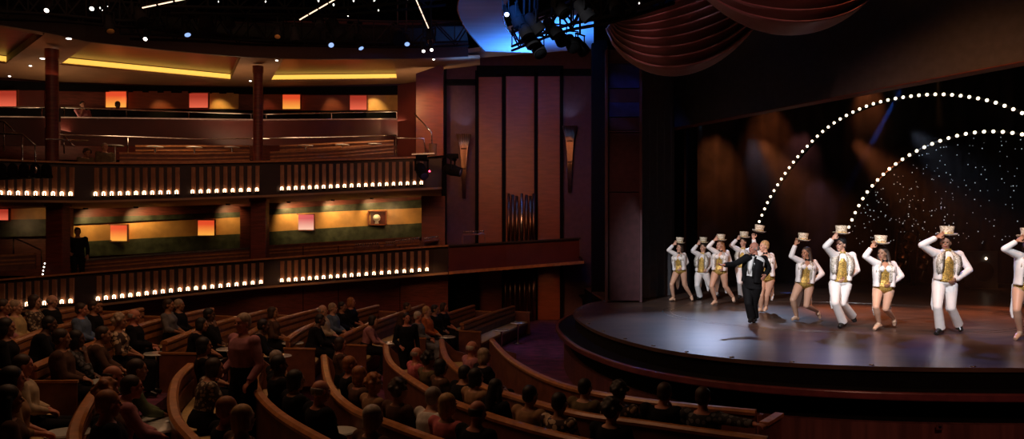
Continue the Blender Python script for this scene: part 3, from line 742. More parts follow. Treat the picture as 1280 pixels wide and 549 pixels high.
# cocktail tables
def table(px, py, d, lab, lit=False):
    r = [q for q in ROWS if ROWS[q][0] == d and q == ROWK[0]][0]; c, _n = seat_at(r, px, py, .70, .62); zf = c.z; c = c+Vector((0, 0, .62))
    t = thing('cocktail_table', lab, 'table', (c.x, c.y, zf), group=None)
    h = c.z-zf
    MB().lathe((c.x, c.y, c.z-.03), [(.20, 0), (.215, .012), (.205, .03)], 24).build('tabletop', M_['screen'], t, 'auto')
    MB().lathe((c.x, c.y, zf), [(.14, .002), (.14, .015), (.035, .04), (.025, .08), (.025, h-.08), (.06, h-.03)], 16).build('pedestal', M_['steel'], t, 'auto')
TB = [(53, 409, 'B8', 'under the man in yellow shirt'), (86, 403, 'B8', 'in front of the bald man in black'), (124, 417, 'B7', 'beside the two men near the left pier'),
 (190, 400, 'B7', 'behind the balding man in black'), (230, 413, 'B6', 'before the couple below the slats'), (199, 425, 'B6', 'right of the patterned-blouse woman'),
 (115, 463, 'A7', 'among the dark left rows, tilted highlight'), (93, 478, 'A7', 'with paper, left of the hooked bench'), (50, 530, 'A8', 'bottom left corner beside bare legs'),
 (183, 503, 'A7', 'bright, left of the hooked curved bench'), (206, 471, 'A7', 'just left of the hook of the curved bench'), (280, 398, 'B6', 'near the wall, left of standing man'),
 (364, 417, 'B5', 'on the mostly empty bench with gold cushions'), (484, 421, 'B3', 'right of the woman in pale blouse'), (503, 413, 'B3', 'behind the dark standing figure'),
 (626, 408, 'B1', 'at the empty bench by the pipes, near one'), (647, 400, 'B1', 'at the empty bench by the pipes, far one'), (580, 541, 'A4', 'bottom centre with a curved highlight'),
 (425, 530, 'A5', 'behind the ruddy bald man in black jacket'), (345, 427, 'B5', 'left end of the gold-cushioned bench'), (555, 395, 'B2', 'before the man in orange shirt'), (430, 398, 'B4', 'before the man in blue shirt')]
for px, py, r, w_ in TB:
    ROWK = [r]; table(px, py, ROWS[r][0], 'small round glossy cocktail table '+w_)

# ================================================================ PEOPLE
SKIN = {k: mat('skin_'+k, c, .55, var=.08, scale=8) for k, c in dict(fair=(.55, .30, .20), tan=(.36, .17, .095), ruddy=(.50, .20, .13), dark=(.11, .05, .03)).items()}
HAIR = {k: mat('hair_'+k, c, .6, var=.3, scale=30, stretch=(1, 1, .2)) for k, c in dict(black=(.008, .006, .006), brown=(.035, .018, .010), grey=(.26, .22, .19), white=(.50, .43, .35), blond=(.42, .26, .11), ginger=(.30, .11, .035), fairgrey=(.33, .24, .16)).items()}
CL = {k: mat('cloth_'+k, c, .95, var=.18, scale=12, spec=.15) for k, c in dict(black=(.010, .010, .012), pink=(.50, .14, .15), rose=(.38, .17, .19), yellow=(.45, .34, .16), cream=(.50, .40, .27), white=(.62, .60, .55), tan=(.30, .18, .10),
    blue=(.10, .15, .24), navy=(.02, .025, .05), orange=(.50, .14, .045), olive=(.13, .10, .055), grey=(.16, .16, .17), brown=(.09, .05, .035), red=(.40, .03, .03), green=(.10, .13, .07)).items()}
def patterned(name, a, b, scale):
    m = bpy.data.materials.new(name); m.use_nodes = True; nt = m.node_tree; bs = nt.nodes['Principled BSDF']; bs.inputs['Roughness'].default_value = .8
    tc = nt.nodes.new('ShaderNodeTexCoord'); vo = nt.nodes.new('ShaderNodeTexVoronoi'); vo.inputs['Scale'].default_value = scale
    cr = nt.nodes.new('ShaderNodeValToRGB'); cr.color_ramp.interpolation = 'CONSTANT'; cr.color_ramp.elements[0].color = (*a, 1); cr.color_ramp.elements[1].color = (*b, 1); cr.color_ramp.elements[1].position = .45
    nt.links.new(tc.outputs['Object'], vo.inputs['Vector']); nt.links.new(vo.outputs['Distance'], cr.inputs[0]); nt.links.new(cr.outputs[0], bs.inputs['Base Color']); return m
CL['pattern'] = patterned('patterned_blouse', (.35, .27, .18), (.06, .04, .03), 22)
CL['dotted'] = patterned('patterned_black_shirt', (.10, .10, .11), (.008, .008, .01), 16)
CL['striped'] = patterned('striped_cloth', (.55, .42, .28), (.05, .03, .025), 14)
EYE = mat('eye_dark', (.02, .015, .012), .2, var=0); LIP = mat('lips', (.30, .05, .045), .5, var=0)
SEQ = mat('gold_sequins', (.50, .32, .075), .38, .55, var=.75, scale=55, bump=.5)
SILV = mat('gold_embroidery', (.50, .42, .26), .5, .15, var=.7, scale=60, bump=.3, col2=(.86, .82, .72))
WSAT = mat('white_satin', (.80, .77, .74), .55, var=.05, scale=8)
HATM = mat('cream_felt', (.45, .34, .18), .7, var=.3, scale=38, col2=(.86, .78, .62))
TUX = mat('black_tuxedo', (.006, .005, .0055), .8, var=.15, spec=.2); SHOE = mat('black_leather', (.01, .01, .01), .25, var=0)
HEEL = mat('nude_leather', (.55, .36, .24), .35, var=0); TIGHTS = mat('nude_tights', (.56, .33, .22), .45, var=.05)

def unit(v): return v.normalized()
class Fig:
    """a posed figure; J holds joint positions, fwd is where the chest faces, look where the face looks"""
    def __init__(s, J, fwd, look=None, k=1.0, fem=False):
        s.J = {a: Vector(b) for a, b in J.items()}; s.k = k; s.fem = fem
        up = unit(s.J['neck']-s.J['pelvis']); f = Vector(fwd); s.fwd = unit(f-up*f.dot(up)); s.up = up; s.side = unit(up.cross(s.fwd))   # side = figure's left
        s.look = unit(Vector(look)) if look is not None else s.fwd
        J = s.J
        hz = Vector((0, 0, 1))*.3+up*.7; hu = unit(hz-s.look*hz.dot(s.look)); s.hu = hu; s.hs = unit(hu.cross(s.look))
        s.HM = Matrix((s.hs, s.look, hu)).transposed()
        hw = .095*k
        for sd, sg in (('L', 1), ('R', -1)):
            J.setdefault('hip'+sd, J['pelvis']+s.side*sg*hw)
    def torso(s, m, g=0., top=1., lo=-.02, hips=True, depth=1., cover=1.0):
        J, k, f = s.J, s.k, s.fem; p, n_ = J['pelvis'], J['neck']; v = n_-p
        ts = [lo-.08, lo, .12, .32, .52, .72, .86, .95, 1.0]
        W = [.10, .165, .172, .138, .155, .175, .17, .115, .06] if f else [.10, .16, .165, .155, .172, .195, .195, .13, .065]
        D = [.07, .115, .12, .095, .105, .125, .105, .075, .055] if f else [.07, .12, .125, .12, .125, .135, .115, .08, .06]
        sel = [i for i in range(len(ts)) if ts[i] <= top+.001]
        m.loft([p+v*ts[i]+s.fwd*(.02*math.sin(ts[i]*3) if True else 0) for i in sel], [(W[i]*cover)*k+g for i in sel], [D[i]*depth*k+g for i in sel], s.side, s.fwd)
        if f and top > .7:
            for sg in (1, -1): m.ell(p+v*.70+s.side*sg*.075*k+s.fwd*.085*k, (.065*k+g, .055*k+g, .062*k+g), Matrix((s.side, s.fwd, s.up)).transposed())
    def arm(s, m, sd, g=0., to=1.0):
        J, k = s.J, s.k*(.88 if s.fem else 1); a, b, c = J['sh'+sd], J['el'+sd], J['ha'+sd]
        inn = J['neck']*.45+a*.55-s.up*.05
        wr = b+(c-b)*.86*to
        m.tube([inn, a, a+(b-a)*.4, b], [.06*k+g, .062*k+g, .052*k+g, .040*k+g], 12); m.ell(b, (.041*k+g,)*3)
        m.ell(a, (.064*k+g,)*3)
        m.tube([b, b+(wr-b)*.35, wr], [.041*k+g, .041*k+g, .028*k+g*1.2], 12)
    def leg(s, m, sd, g=0., to=1.0, flare=0., frm=0.):
        J, k = s.J, s.k; a, b, c = J['hip'+sd], J['kn'+sd], J['an'+sd]; c2 = b+(c-b)*to
        a0 = a+(b-a)*frm
        m.tube([a0, a0+(b-a0)*.3, a0+(b-a0)*.7, b], [(.088-.02*frm)*k+g, .083*k+g, .065*k+g, .054*k+g], 14)
        m.ell(b, (.055*k+g,)*3)
        m.tube([b, b+(c2-b)*.3, b+(c2-b)*.65, c2], [.053*k+g, .056*k+g, .045*k+g+flare*.5, .034*k+g+flare], 14)
    def foot(s, m, sd, g=0., heel=0.):
        J, k = s.J, s.k; a, t = J['an'+sd], J['to'+sd]; d = unit(t-a); low = a*.55+t*.45
        m.tube([a, a+(t-a)*.25], [.036*k+g, .037*k+g], 10)
        back = a-Vector((d.x, d.y, 0))*.045*k; z = min(t.z, a.z-.03)
        m.tube([Vector((back.x, back.y, a.z-.045*k)), low-Vector((0, 0, .0)), t], [.032*k+g, .040*k+g, .026*k+g], 10)
        if heel: m.tube([Vector((back.x, back.y, a.z-.04)), Vector((back.x-d.x*.01, back.y, a.z-.04-heel))], [.018, .010], 8)
    def hand(s, m, sd, curl=None):
        J, k = s.J, s.k; a, b = J['el'+sd], J['ha'+sd]; d = unit(b-a); wr = a+(b-a)*.86
        n_ = Vector(curl) if curl is not None else s.fwd; n_ = unit(n_-d*n_.dot(d)); x = unit(d.cross(n_))
        Mx = Matrix((x, d, n_)).transposed(); pc = wr+d*.055*k
        m.tube([wr-d*.03, wr+d*.02], [.027*k, .028*k], 10); m.ell(pc, (.040*k, .050*k, .017*k), Mx)
        for i, (o_, L) in enumerate(((-.028, .065), (-.010, .075), (.009, .070), (.027, .055))):
            b0 = pc+d*.038*k+x*o_*k; p1 = b0+(d*.75+n_*.45)*L*.5*k; p2 = p1+(d*.35+n_*.9)*L*.5*k
            m.tube([b0-d*.01, p1, p2], [.0105*k, .0095*k, .008*k], 7)
        sg = -1 if sd == 'L' else 1
        b0 = pc-d*.02*k+x*sg*.034*k; m.tube([b0, b0+(x*sg*.8+d*.6)*.035*k, b0+(x*sg*.6+d*1.5+n_*.4)*.045*k], [.013*k, .011*k, .009*k], 7)
    def head(s, m):
        J, k, M = s.J, s.k, s.HM; h = J['head']; n_ = J['neck']
        m.tube([n_-s.up*.04*k, n_+(h-n_)*.35, h-s.hu*.04*k-s.look*.02*k], [.066*k, .052*k, .05*k], 12)
        m.ell(h+s.hu*.025*k-s.look*.008*k, (.075*k, .094*k, .090*k), M, 16, 12)
        m.ell(h-s.hu*.050*k+s.look*.030*k, (.056*k, .058*k, .062*k), M)      # jaw
        m.ell(h-s.hu*.095*k+s.look*.060*k, (.025*k, .022*k, .020*k), M)      # chin
        m.tube([h+s.hu*.015*k+s.look*.080*k, h-s.hu*.022*k+s.look*.108*k], [.010*k, .015*k], 8)   # nose
        for sg in (1, -1):
            m.ell(h+s.hs*sg*.076*k-s.hu*.008*k-s.look*.005*k, (.012*k, .020*k, .032*k), M)         # ears
            m.ell(h+s.hs*sg*.036*k-s.hu*.022*k+s.look*.062*k, (.024*k, .024*k, .022*k), M)         # cheeks
        m.ell(h+s.hu*.036*k+s.look*.074*k, (.050*k, .016*k, .010*k), M)      # brow
        m.ell(h-s.hu*.052*k+s.look*.086*k, (.026*k, .012*k, .009*k), M)      # lips
    def hair(s, m, kind):
        h, k, M, up, lk = s.J['head'], s.k, s.HM, s.hu, s.look
        if kind == 'bald':
            m.loft([h-up*.035*k-lk*.02*k, h+up*.015*k-lk*.024*k, h+up*.045*k-lk*.03*k], [.080*k, .084*k, .076*k], [.085*k, .088*k, .076*k], s.hs, lk); return
        m.ell(h+up*.042*k-lk*.022*k, (.086*k, .098*k, .090*k), M, 16, 10)
        m.ell(h-up*.010*k-lk*.045*k, (.082*k, .068*k, .075*k), M)
        if kind == 'bob':
            for sg in (1, -1): m.ell(h-up*.03*k+s.hs*sg*.070*k-lk*.02*k, (.024*k, .055*k, .075*k), M)
            m.ell(h-up*.06*k-lk*.06*k, (.075*k, .045*k, .075*k), M)
        if kind == 'curly':
            rnd = random.Random(5)
            for i in range(26):
                a, e = rnd.uniform(0, 2*PI), rnd.uniform(-.35, 1.4); v = M@Vector((math.cos(a)*math.cos(e), math.sin(a)*math.cos(e), math.sin(e)))
                if v.dot(lk) > .6 and v.dot(up) < .5: continue
                m.ell(h+up*.03*k-lk*.02*k+v*.095*k, (.035*k,)*3, n=8, m=6)
        if kind == 'long':
            for sg in (1, -1):
                c = h+s.hs*sg*.070*k
                m.tube([c+up*.03*k-lk*.02*k, c-up*.08*k-lk*.03*k+s.hs*sg*.015, c-up*.20*k-lk*.02*k+s.hs*sg*.035, c-up*.30*k+lk*.01], [.035*k, .042*k, .042*k, .018*k], 9)
            m.tube([h-lk*.07*k+up*.02*k, h-up*.12*k-lk*.095*k, h-up*.26*k-lk*.11*k, h-up*.34*k-lk*.11*k], [.06*k, .066*k, .055*k, .02*k], 10)
    def face(s, par):
        h, k, lk, up = s.J['head'], s.k, s.look, s.hu
        o_ = wloc(par) if par.parent is None and par.location.length > 0 else (0, 0, 0)
        for sg in (1, -1):
            MB().ell(h+s.hs*sg*.031*k+up*.008*k+lk*.083*k, (.013*k, .008*k, .008*k), s.HM, 8, 6).build('eye', EYE, par, True)
        MB().ell(h-up*.054*k+lk*.091*k, (.023*k, .008*k, .009*k), s.HM, 8, 6).build('mouth', LIP, par, True)

# ---- performers -------------------------------------------------
ZF = 1.25
def hat(c, up, r, label, grp=None, fwd=(0, -1, 0)):
    up = unit(Vector(up)); x = unit(Vector(fwd)-up*Vector(fwd).dot(up)); y = up.cross(x); M = Matrix((x, y, up)).transposed()
    t = thing('top_hat', label, 'hat', c, group=None)
    MB().lathe(c, [(r*.62, .0), (r*.66, .012), (r*.60, .05), (r*.60, .09), (r*.69, .165), (r*.68, .172)], 28, M).build('crown', HATM, t, 'auto')
    b = []
    for rr, z in ((r*.60, -.004), (r*.9, .002), (r*1.02, .02), (r*1.03, .027), (r*.9, .012), (r*.60, .010)):
        b.append([Vector(c)+M@Vector((rr*math.cos(a)*1.08, rr*math.sin(a)*.92, z+.022*abs(math.sin(a))**3*(rr/r))) for a in [2*PI*i/28 for i in range(28)]])
    MB().rings(b, caps=False).build('brim', HATM, t, True)
    MB().lathe(c, [(r*.635, .012), (r*.625, .05), (r*.60, .05), (r*.60, .012)], 28, M).build('hat_band', SEQ, t, True)
    return t
def performer(px, Y, kind, J2, fwd, look, label, hatd=None, skin='fair', hairc='brown', hairk='short'):
    """J2: joint -> (image x, image y, depth offset)"""
    base = P(px, 300, Y); base.z = ZF; J = {}
    for n_, v in J2.items():
        q = P(v[0], v[1], Y+(v[2] if len(v) > 2 else 0)); J[n_] = q
    for sd in 'LR':
        if J['to'+sd].z < ZF+.12 or True:
            mn = .045
            if J['to'+sd].z < ZF+mn: dz = ZF+mn-J['to'+sd].z; J['to'+sd].z += dz
            J['an'+sd].z = max(J['an'+sd].z, ZF+.10)
    # planted feet touch the boards exactly
    low = min('LR', key=lambda s_: J['to'+s_].z); J['to'+low].z = ZF+(.028 if kind != 'w' else .026)
    if kind == 'w': J['an'+low].z = max(J['an'+low].z, ZF+.14)
    t = thing('person', label, 'person', base); o_ = base; fem = kind == 'w'
    k = max(.92, min(1.12, (J['neck']-J['pelvis']).length/(.52 if fem else .56)))
    F = Fig(J, fwd, look, k, fem); sk = SKIN[skin]
    m = MB(); F.torso(m); [F.arm(m, s_) for s_ in 'LR']; [F.leg(m, s_) for s_ in 'LR']; [F.foot(m, s_) for s_ in 'LR']; F.head(m)
    F.hand(m, 'R', curl=unit(Vector((0, 0, 1))+F.fwd)); F.hand(m, 'L', curl=F.fwd*-.2-F.side)
    body = obj('body', remesh(m, .0095, 'body', 2, o_), sk if not fem else sk, t)
    F.face(t)
    m = MB(); F.hair(m, hairk); obj('hair', remesh(m, .012, 'hair', 3, o_), HAIR[hairc], t)
    top, lo_ = F.J['neck'], F.J['pelvis']; v = top-lo_
    if kind == 'w':
        m = MB(); F.torso(m, .010, top=.80, lo=-.03); [F.leg_stub(m, s_) for s_ in ()]
        obj('bodysuit', remesh(m, .011, 'bodysuit', 2, o_), SEQ, t)
        m = MB()
        for sg in (1, -1): m.ell(lo_+v*.71+F.side*sg*.072*k+F.fwd*.112*k, (.074*k, .058*k, .066*k), Matrix((F.side, F.fwd, F.up)).transposed())
        obj('bodice_cup', remesh(m, .011, 'bodice_cup', 2, o_), WSAT, t)
        m = MB(); [F.leg(m, s_, .004, to=.97) for s_ in 'LR']; obj('tights', remesh(m, .011, 'tights', 2, o_), TIGHTS, t)
        for s_ in 'LR':
            m = MB(); F.foot(m, s_, .004, heel=.05 if J['an'+s_].z < ZF+.3 else .05); obj('heeled_shoe', remesh(m, .008, 'heeled_shoe', 1, o_), HEEL, t)
        jm, jd = WSAT, 1.0
    elif kind == 'm':
        m = MB(); F.torso(m, .006, top=1.0, lo=.1); obj('dress_shirt', remesh(m, .012, 'dress_shirt', 2, o_), WSAT, t)
        m = MB(); m.loft([lo_+v*a+F.fwd*.022 for a in (.04, .2, .45, .68, .80)], [.15*k, .15*k, .155*k, .14*k, .06*k], [.140*k, .138*k, .142*k, .146*k, .135*k], F.side, F.fwd)
        obj('vest', remesh(m, .012, 'vest', 2, o_), SEQ, t)
        m = MB(); F.torso(m, .014, top=.33); [F.leg(m, s_, .020, to=1.0, flare=.030) for s_ in 'LR']
        obj('trousers', remesh(m, .012, 'trousers', 3, o_), WSAT, t)
        for s_ in 'LR': m = MB(); F.foot(m, s_, .012); obj('shoe', remesh(m, .01, 'shoe', 2, o_), SHOE, t)
        jm = WSAT
    else:
        m = MB(); F.torso(m, .012, top=1.0, lo=.1); obj('dress_shirt', remesh(m, .012, 'dress_shirt', 2, o_), WSAT, t)
        m = MB(); F.torso(m, .014, top=.33); [F.leg(m, s_, .022, to=1.0, flare=.028) for s_ in 'LR']
        obj('trousers', remesh(m, .012, 'trousers', 3, o_), TUX, t)
        for s_ in 'LR': m = MB(); F.foot(m, s_, .012); obj('shoe', remesh(m, .01, 'shoe', 2, o_), SHOE, t)
        jm = TUX
    # jacket: sleeves and open-fronted shell set back from the chest
    m = MB(); b = -F.fwd
    for s_, sg in (('L', 1), ('R', -1)):
        F.arm(m, s_, .016, to=.97)
        cs = [lo_+v*a+F.side*sg*w_*k+F.fwd*f_*k for a, w_, f_ in ((.10, .125, .03), (.3, .12, .035), (.55, .125, .05), (.80, .115, .04), (.93, .07, .0))]
        m.loft(cs, [x*k for x in (.062, .062, .072, .085, .05)], [x*k for x in (.125, .12, .125, .12, .08)], F.side, F.fwd)
    m.loft([lo_+v*a+b*.045*k for a in (.02, .3, .6, .85, .97)], [x*k for x in (.17, .155, .18, .185, .09)], [x*k for x in (.11, .10, .115, .10, .07)], F.side, F.fwd)
    if kind in 'wm':
        for sg in (1, -1):
            q0 = lo_+v*.12+b*.10*k+F.side*sg*.085*k; dn = Vector((0, 0, -1))
            m.loft([q0, q0+dn*.22*k+b*.05, q0+dn*.44*k+b*.10+F.side*sg*.03, q0+dn*.55*k+b*.11+F.side*sg*.03], [.085*k, .075*k, .05*k, .02*k], [.03, .026, .024, .02], F.side, F.fwd, 12)
    else:
        m.loft([lo_+v*.1+b*.01, lo_-v*.12+b*.01], [.178*k, .185*k], [.145*k, .14*k], F.side, F.fwd)
    obj('tailcoat' if kind in 'wm' else 'dinner_jacket', remesh(m, .0125, 'jacket', 2, o_), jm, t)
    # lapels
    for sg in (1, -1):
        sx = {'w': .0, 'm': .022, 's': -.03}[kind]
        pts = [lo_+v*a+F.side*sg*w_*k+F.fwd*f_*k for a, w_, f_ in ((.96, .060, .085), (.80, .100+sx, .150), (.60, .115+sx, .162), (.38, .11+sx, .150), (.24, .10+sx, .140))]
        m = MB(); W = [.018, .034, .040, .028, .010] if kind == 's' else ([.018, .040, .046, .035, .012] if kind == 'w' else [.025, .062, .070, .062, .03])
        m.rings([[p+F.side*W[i]*k, p+F.fwd*.012, p-F.side*W[i]*k, p-F.fwd*.03] for i, p in enumerate(pts)])
        m.build('lapel', SILV if kind in 'wm' else SHOE, t, True)
    if kind != 'w':
        c = lo_+v*.985+F.fwd*.085*k; m = MB()
        if kind == 's':
            m2 = MB(); pts = [lo_+v*a+F.fwd*f_*k for a, f_ in ((.95, .09), (.8, .158), (.55, .165), (.36, .148))]; W = [.035, .06, .05, .02]
            m2.rings([[p+F.side*W[i]*k, p+F.fwd*.01, p-F.side*W[i]*k, p-F.fwd*.03] for i, p in enumerate(pts)]); m2.build('shirt_front', WSAT, t, True)
    else: c = lo_+v*.99+F.fwd*.075*k; m = MB()
    for sg in (1, -1): m.rings([[c+F.side*sg*x+F.up*h, c+F.side*sg*x-F.up*h, c+F.side*sg*x-F.up*h+F.fwd*.02, c+F.side*sg*x+F.up*h+F.fwd*.02] for x, h in ((.004, .012), (.05, .028))])
    m.build('bow_tie', SHOE if kind != 'm' else SEQ, t)
    if hatd:
        hx, hy, hr, up_, lab, dy = hatd; c = P(hx, hy, Y+dy); hat(c, up_, hr*1.1, lab)
    return F
FW = (-.45, -.9, 0); LK = (-.75, -.65, .0)
performer(850, 22.7, 'w', dict(head=(849.5, 310), neck=(848.5, 316), pelvis=(850, 340), shR=(844, 318, -.05), shL=(855, 319, .05), elR=(835.5, 313, -.1), haR=(842.5, 305.5, -.12), elL=(859, 328, 0), haL=(851, 336, -.15),
    knR=(839.5, 356, -.15), anR=(842, 372.5, 0), toR=(837, 376, -.05), knL=(855.5, 356, .0), anL=(864, 370, .15), toL=(865.5, 375.5, .05)), FW, LK,
    'dancer in white tailcoat and bare legs, leftmost of the chorus line', (849.5, 304.5, .145, (.08, 0, 1), 'cream top hat of the leftmost dancer', -.02), hairc='brown', hairk='bob')
performer(879, 23.3, 'm', dict(head=(879, 309.5), neck=(879, 316.5), pelvis=(877.5, 342), shR=(872.5, 318, -.05), shL=(885.5, 318.5, .05), elR=(865.5, 314, -.1), haR=(872.5, 305, -.12), elL=(891, 328, 0), haL=(883, 338, -.18),
    knR=(871.5, 357, -.15), anR=(875, 371, 0), toR=(871, 375, -.05), knL=(886, 355, .0), anL=(895, 367, .25), toL=(899, 370.5, .2)), FW, LK,
    'chorus man in gold vest and white trousers, second from the left', (879, 304, .145, (.05, 0, 1), 'cream top hat of the second dancer from the left', -.02))
performer(900, 21.3, 'w', dict(head=(900, 306.5), neck=(901.5, 313.5), pelvis=(899.5, 341), shR=(895, 315.5, -.05), shL=(908.5, 316, .05), elR=(885.5, 309, -.1), haR=(893.5, 300, -.12), elL=(913, 328, 0), haL=(904, 336, -.18),
    knR=(889.5, 358, -.15), anR=(894.5, 378, 0), toR=(889.5, 382, -.05), knL=(906.5, 358, .0), anL=(916.5, 372, .15), toL=(917.5, 377.5, .05)), FW, LK,
    'dancer with ginger hair and bare legs, just left of the singer', (901, 301, .145, (.06, 0, 1), 'cream top hat of the ginger-haired dancer', -.02), hairc='ginger', hairk='long')
performer(930, 21.8, 'm', dict(head=(929, 303), neck=(929.5, 310.5), pelvis=(928, 336), shR=(922, 312, -.05), shL=(937, 313, .05), elR=(914, 307, -.1), haR=(922, 298.5, -.12), elL=(942, 323, 0), haL=(936, 333, -.15),
    knR=(925, 353, -.25), anR=(926.5, 368, .1), toR=(923, 373, .0), knL=(935, 356, .1), anL=(937, 374, .25), toL=(934, 379.5, .15)), FW, LK,
    'chorus man in white and gold half hidden behind the singer in black', (930, 297.5, .16, (.05, 0, 1), 'cream top hat of the man behind the singer', -.02))
performer(957, 19.2, 'w', dict(head=(955, 308), neck=(956.5, 316), pelvis=(958, 349), shR=(949.5, 318, .0), shL=(964, 320, .05), elR=(943, 308, -.05), haR=(942, 297.5, -.1), elL=(968.5, 333.5, 0), haL=(960, 341.5, -.15),
    knR=(951, 370, -.1), anR=(951, 386, 0), toR=(947.5, 390.5, -.05), knL=(958, 370, .0), anL=(957.5, 385, .1), toL=(955, 390.5, .05)), (-.3, -.9, 0), (-.9, -.2, .0),
    'dancer with short blond hair, right behind the singer in black', (948.5, 290.5, .155, (.18, 0, 1), 'tilted cream hat held up by the blond dancer', -.05), hairc='blond', hairk='short')
performer(1007, 17.2, 'w', dict(head=(1007.5, 316.5), neck=(1008.5, 324.5), pelvis=(1005.5, 357), shR=(1000.5, 327, -.05), shL=(1017.5, 328.5, .08), elR=(989, 320.5, -.1), haR=(995, 304, -.15), elL=(1028, 342.5, 0), haL=(1014.5, 353, -.12),
    knR=(991, 375, -.2), anR=(996, 396.5, 0), toR=(990, 402.5, -.08), knL=(1008, 382, -.05), anL=(1022, 389, .35), toL=(1025, 397, .42)), (-.25, -.95, 0), (-.85, -.5, -.05),
    'dancer with long dark hair, between the singer and man in white trousers', (1003.5, 301.5, .145, (.10, 0, 1), 'cream hat raised by the long dark-haired dancer', -.05), hairc='brown', hairk='long', skin='tan')
performer(1052, 15.9, 'm', dict(head=(1051, 306), neck=(1052.5, 315), pelvis=(1050.5, 354), shR=(1041.5, 318.5, -.05), shL=(1065, 320, .1), elR=(1032, 308.5, -.15), haR=(1042, 297.5, -.2), elL=(1071.5, 338, 0), haL=(1055, 350, -.15),
    knR=(1044, 379, -.25), anR=(1054, 403, -.05), toR=(1049, 409.5, -.15), knL=(1053, 379, -.05), anL=(1065.5, 395, .3), toL=(1069, 402.5, .30)), (-.25, -.95, 0), (-.8, -.6, .0),
    'dark-haired man in white trousers lifting his hat, centre of the line', (1051.5, 293, .155, (.04, 0, 1), 'cream hat held over the dark-haired man at the centre', -.05), hairc='black')
performer(1104, 15.5, 'w', dict(head=(1103.5, 317), neck=(1105, 325.5), pelvis=(1104.5, 362), shR=(1094.5, 329, -.05), shL=(1116, 331, .08), elR=(1081.5, 320.5, -.1), haR=(1090, 308.5, -.15), elL=(1127, 345, 0), haL=(1112, 356, -.15),
    knR=(1095, 384, -.2), anR=(1099, 406, -.02), toR=(1092.5, 412, -.12), knL=(1107, 386, -.05), anL=(1117, 398, .3), toL=(1118, 407, .34)), (-.25, -.95, 0), (-.8, -.6, -.02),
    'dancer with long wavy brown hair and white bodice, right of centre', (1100.5, 305.5, .155, (.05, 0, 1), 'cream hat raised by the wavy-haired dancer', -.05), hairc='brown', hairk='long', skin='tan')
performer(1182, 14.8, 'm', dict(head=(1182, 303.5), neck=(1182.5, 312), pelvis=(1181, 354), shR=(1167, 316, -.05), shL=(1199, 319, .08), elR=(1152, 306.5, -.1), haR=(1173.5, 295.5, -.15), elL=(1212, 337.5, 0), haL=(1192.5, 351.5, -.18),
    knR=(1172, 384, -.15), anR=(1175.5, 411, 0), toR=(1170, 417.5, -.15), knL=(1189, 385, -.05), anL=(1198, 406, .2), toL=(1201.5, 414, .12)), (-.15, -1, 0), (-.5, -.85, -.05),
    'smiling man in white trousers and gold vest, largest of the chorus', (1183.5, 294.5, .165, (.04, 0, 1), 'cream hat tipped by the rightmost full-length man', -.02), skin='tan', hairc='brown')
performer(1284, 14.0, 'w', dict(head=(1286, 307), neck=(1286, 316), pelvis=(1282, 362), shR=(1273, 319.5, -.05), shL=(1298, 320, .08), elR=(1255.5, 311.5, -.1), haR=(1273, 300.5, -.15), elL=(1309, 335, 0), haL=(1292, 348, -.15),
    knR=(1271, 388, -.15), anR=(1275.5, 417, 0), toR=(1269, 424.5, -.12), knL=(1287, 388, .0), anL=(1298, 406, .3), toL=(1300, 416, .3)), (-.2, -1, 0), (-.7, -.7, 0),
    'dancer cut off by the right picture edge', (1285, 297.5, .165, (.04, 0, 1), 'cream hat at the right picture edge', -.05), skin='tan', hairc='brown', hairk='bob')
performer(942, 16.8, 's', dict(head=(942.5, 310.5), neck=(944, 319), pelvis=(940, 357), shR=(933, 322.5, -.08), shL=(955, 324, .1), elR=(918, 330.5, -.15), haR=(903, 331.5, -.3), elL=(961, 336, .1), haL=(955.5, 346, -.12),
    knR=(935.5, 379.5, -.1), anR=(939.5, 397, .0), toR=(937, 403.5, -.12), knL=(942, 381, .05), anL=(943.5, 398, .15), toL=(942, 404.5, .0)), (-.7, -.7, 0), (-.9, -.4, .12),
    'singer in black dinner jacket and bow tie with arm stretched out, centre front', None, skin='ruddy', hairc='grey', hairk='bald')

# ---- audience ---------------------------------------------------
def seated_J(v):
    J = dict(pelvis=(0, .02, .53), neck=(0, .07, 1.06), head=(0, .04, 1.20), shL=(.19, .07, 1.0), shR=(-.19, .07, 1.0), elL=(.24, .0, .76), haL=(.06, -.24, .66), elR=(-.24, .0, .76), haR=(-.05, -.22, .67),
             knL=(.11, -.43, .50), anL=(.12, -.40, .10), toL=(.14, -.55, .04), knR=(-.11, -.43, .50), anR=(-.12, -.38, .10), toR=(-.14, -.53, .04))
    if v == 'crossed': J.update(knL=(.02, -.42, .58), anL=(-.20, -.50, .24), toL=(-.27, -.58, .18), haL=(-.02, -.3, .66), haR=(.0, -.28, .70))
    if v == 'chin': J.update(elR=(-.16, -.18, .74), haR=(-.05, -.10, 1.03), head=(-.02, .0, 1.19), neck=(0, .03, 1.05))
    if v == 'lean': J.update(neck=(.05, -.10, 1.02), head=(.07, -.17, 1.14), shL=(.23, -.08, .97), shR=(-.13, -.10, .96), elL=(.26, -.22, .72), elR=(-.18, -.24, .72), haL=(.05, -.42, .64), haR=(.0, -.44, .63))
    if v == 'rest': J.update(elR=(-.42, .16, 1.0), haR=(-.66, .26, 1.02))
    if v == 'stand': J.update(pelvis=(0, .0, .92), neck=(0, .0, 1.47), head=(0, -.02, 1.62), shL=(.20, 0, 1.41), shR=(-.20, 0, 1.41), elL=(.27, .03, 1.12), haL=(.24, -.14, .90), elR=(-.27, .03, 1.12), haR=(-.2, -.2, 1.0),
             knL=(.11, -.02, .50), anL=(.12, .06, .10), toL=(.14, -.10, .035), knR=(-.10, -.1, .50), anR=(-.11, -.12, .10), toR=(-.13, -.28, .035))
    return J
LIB = {}
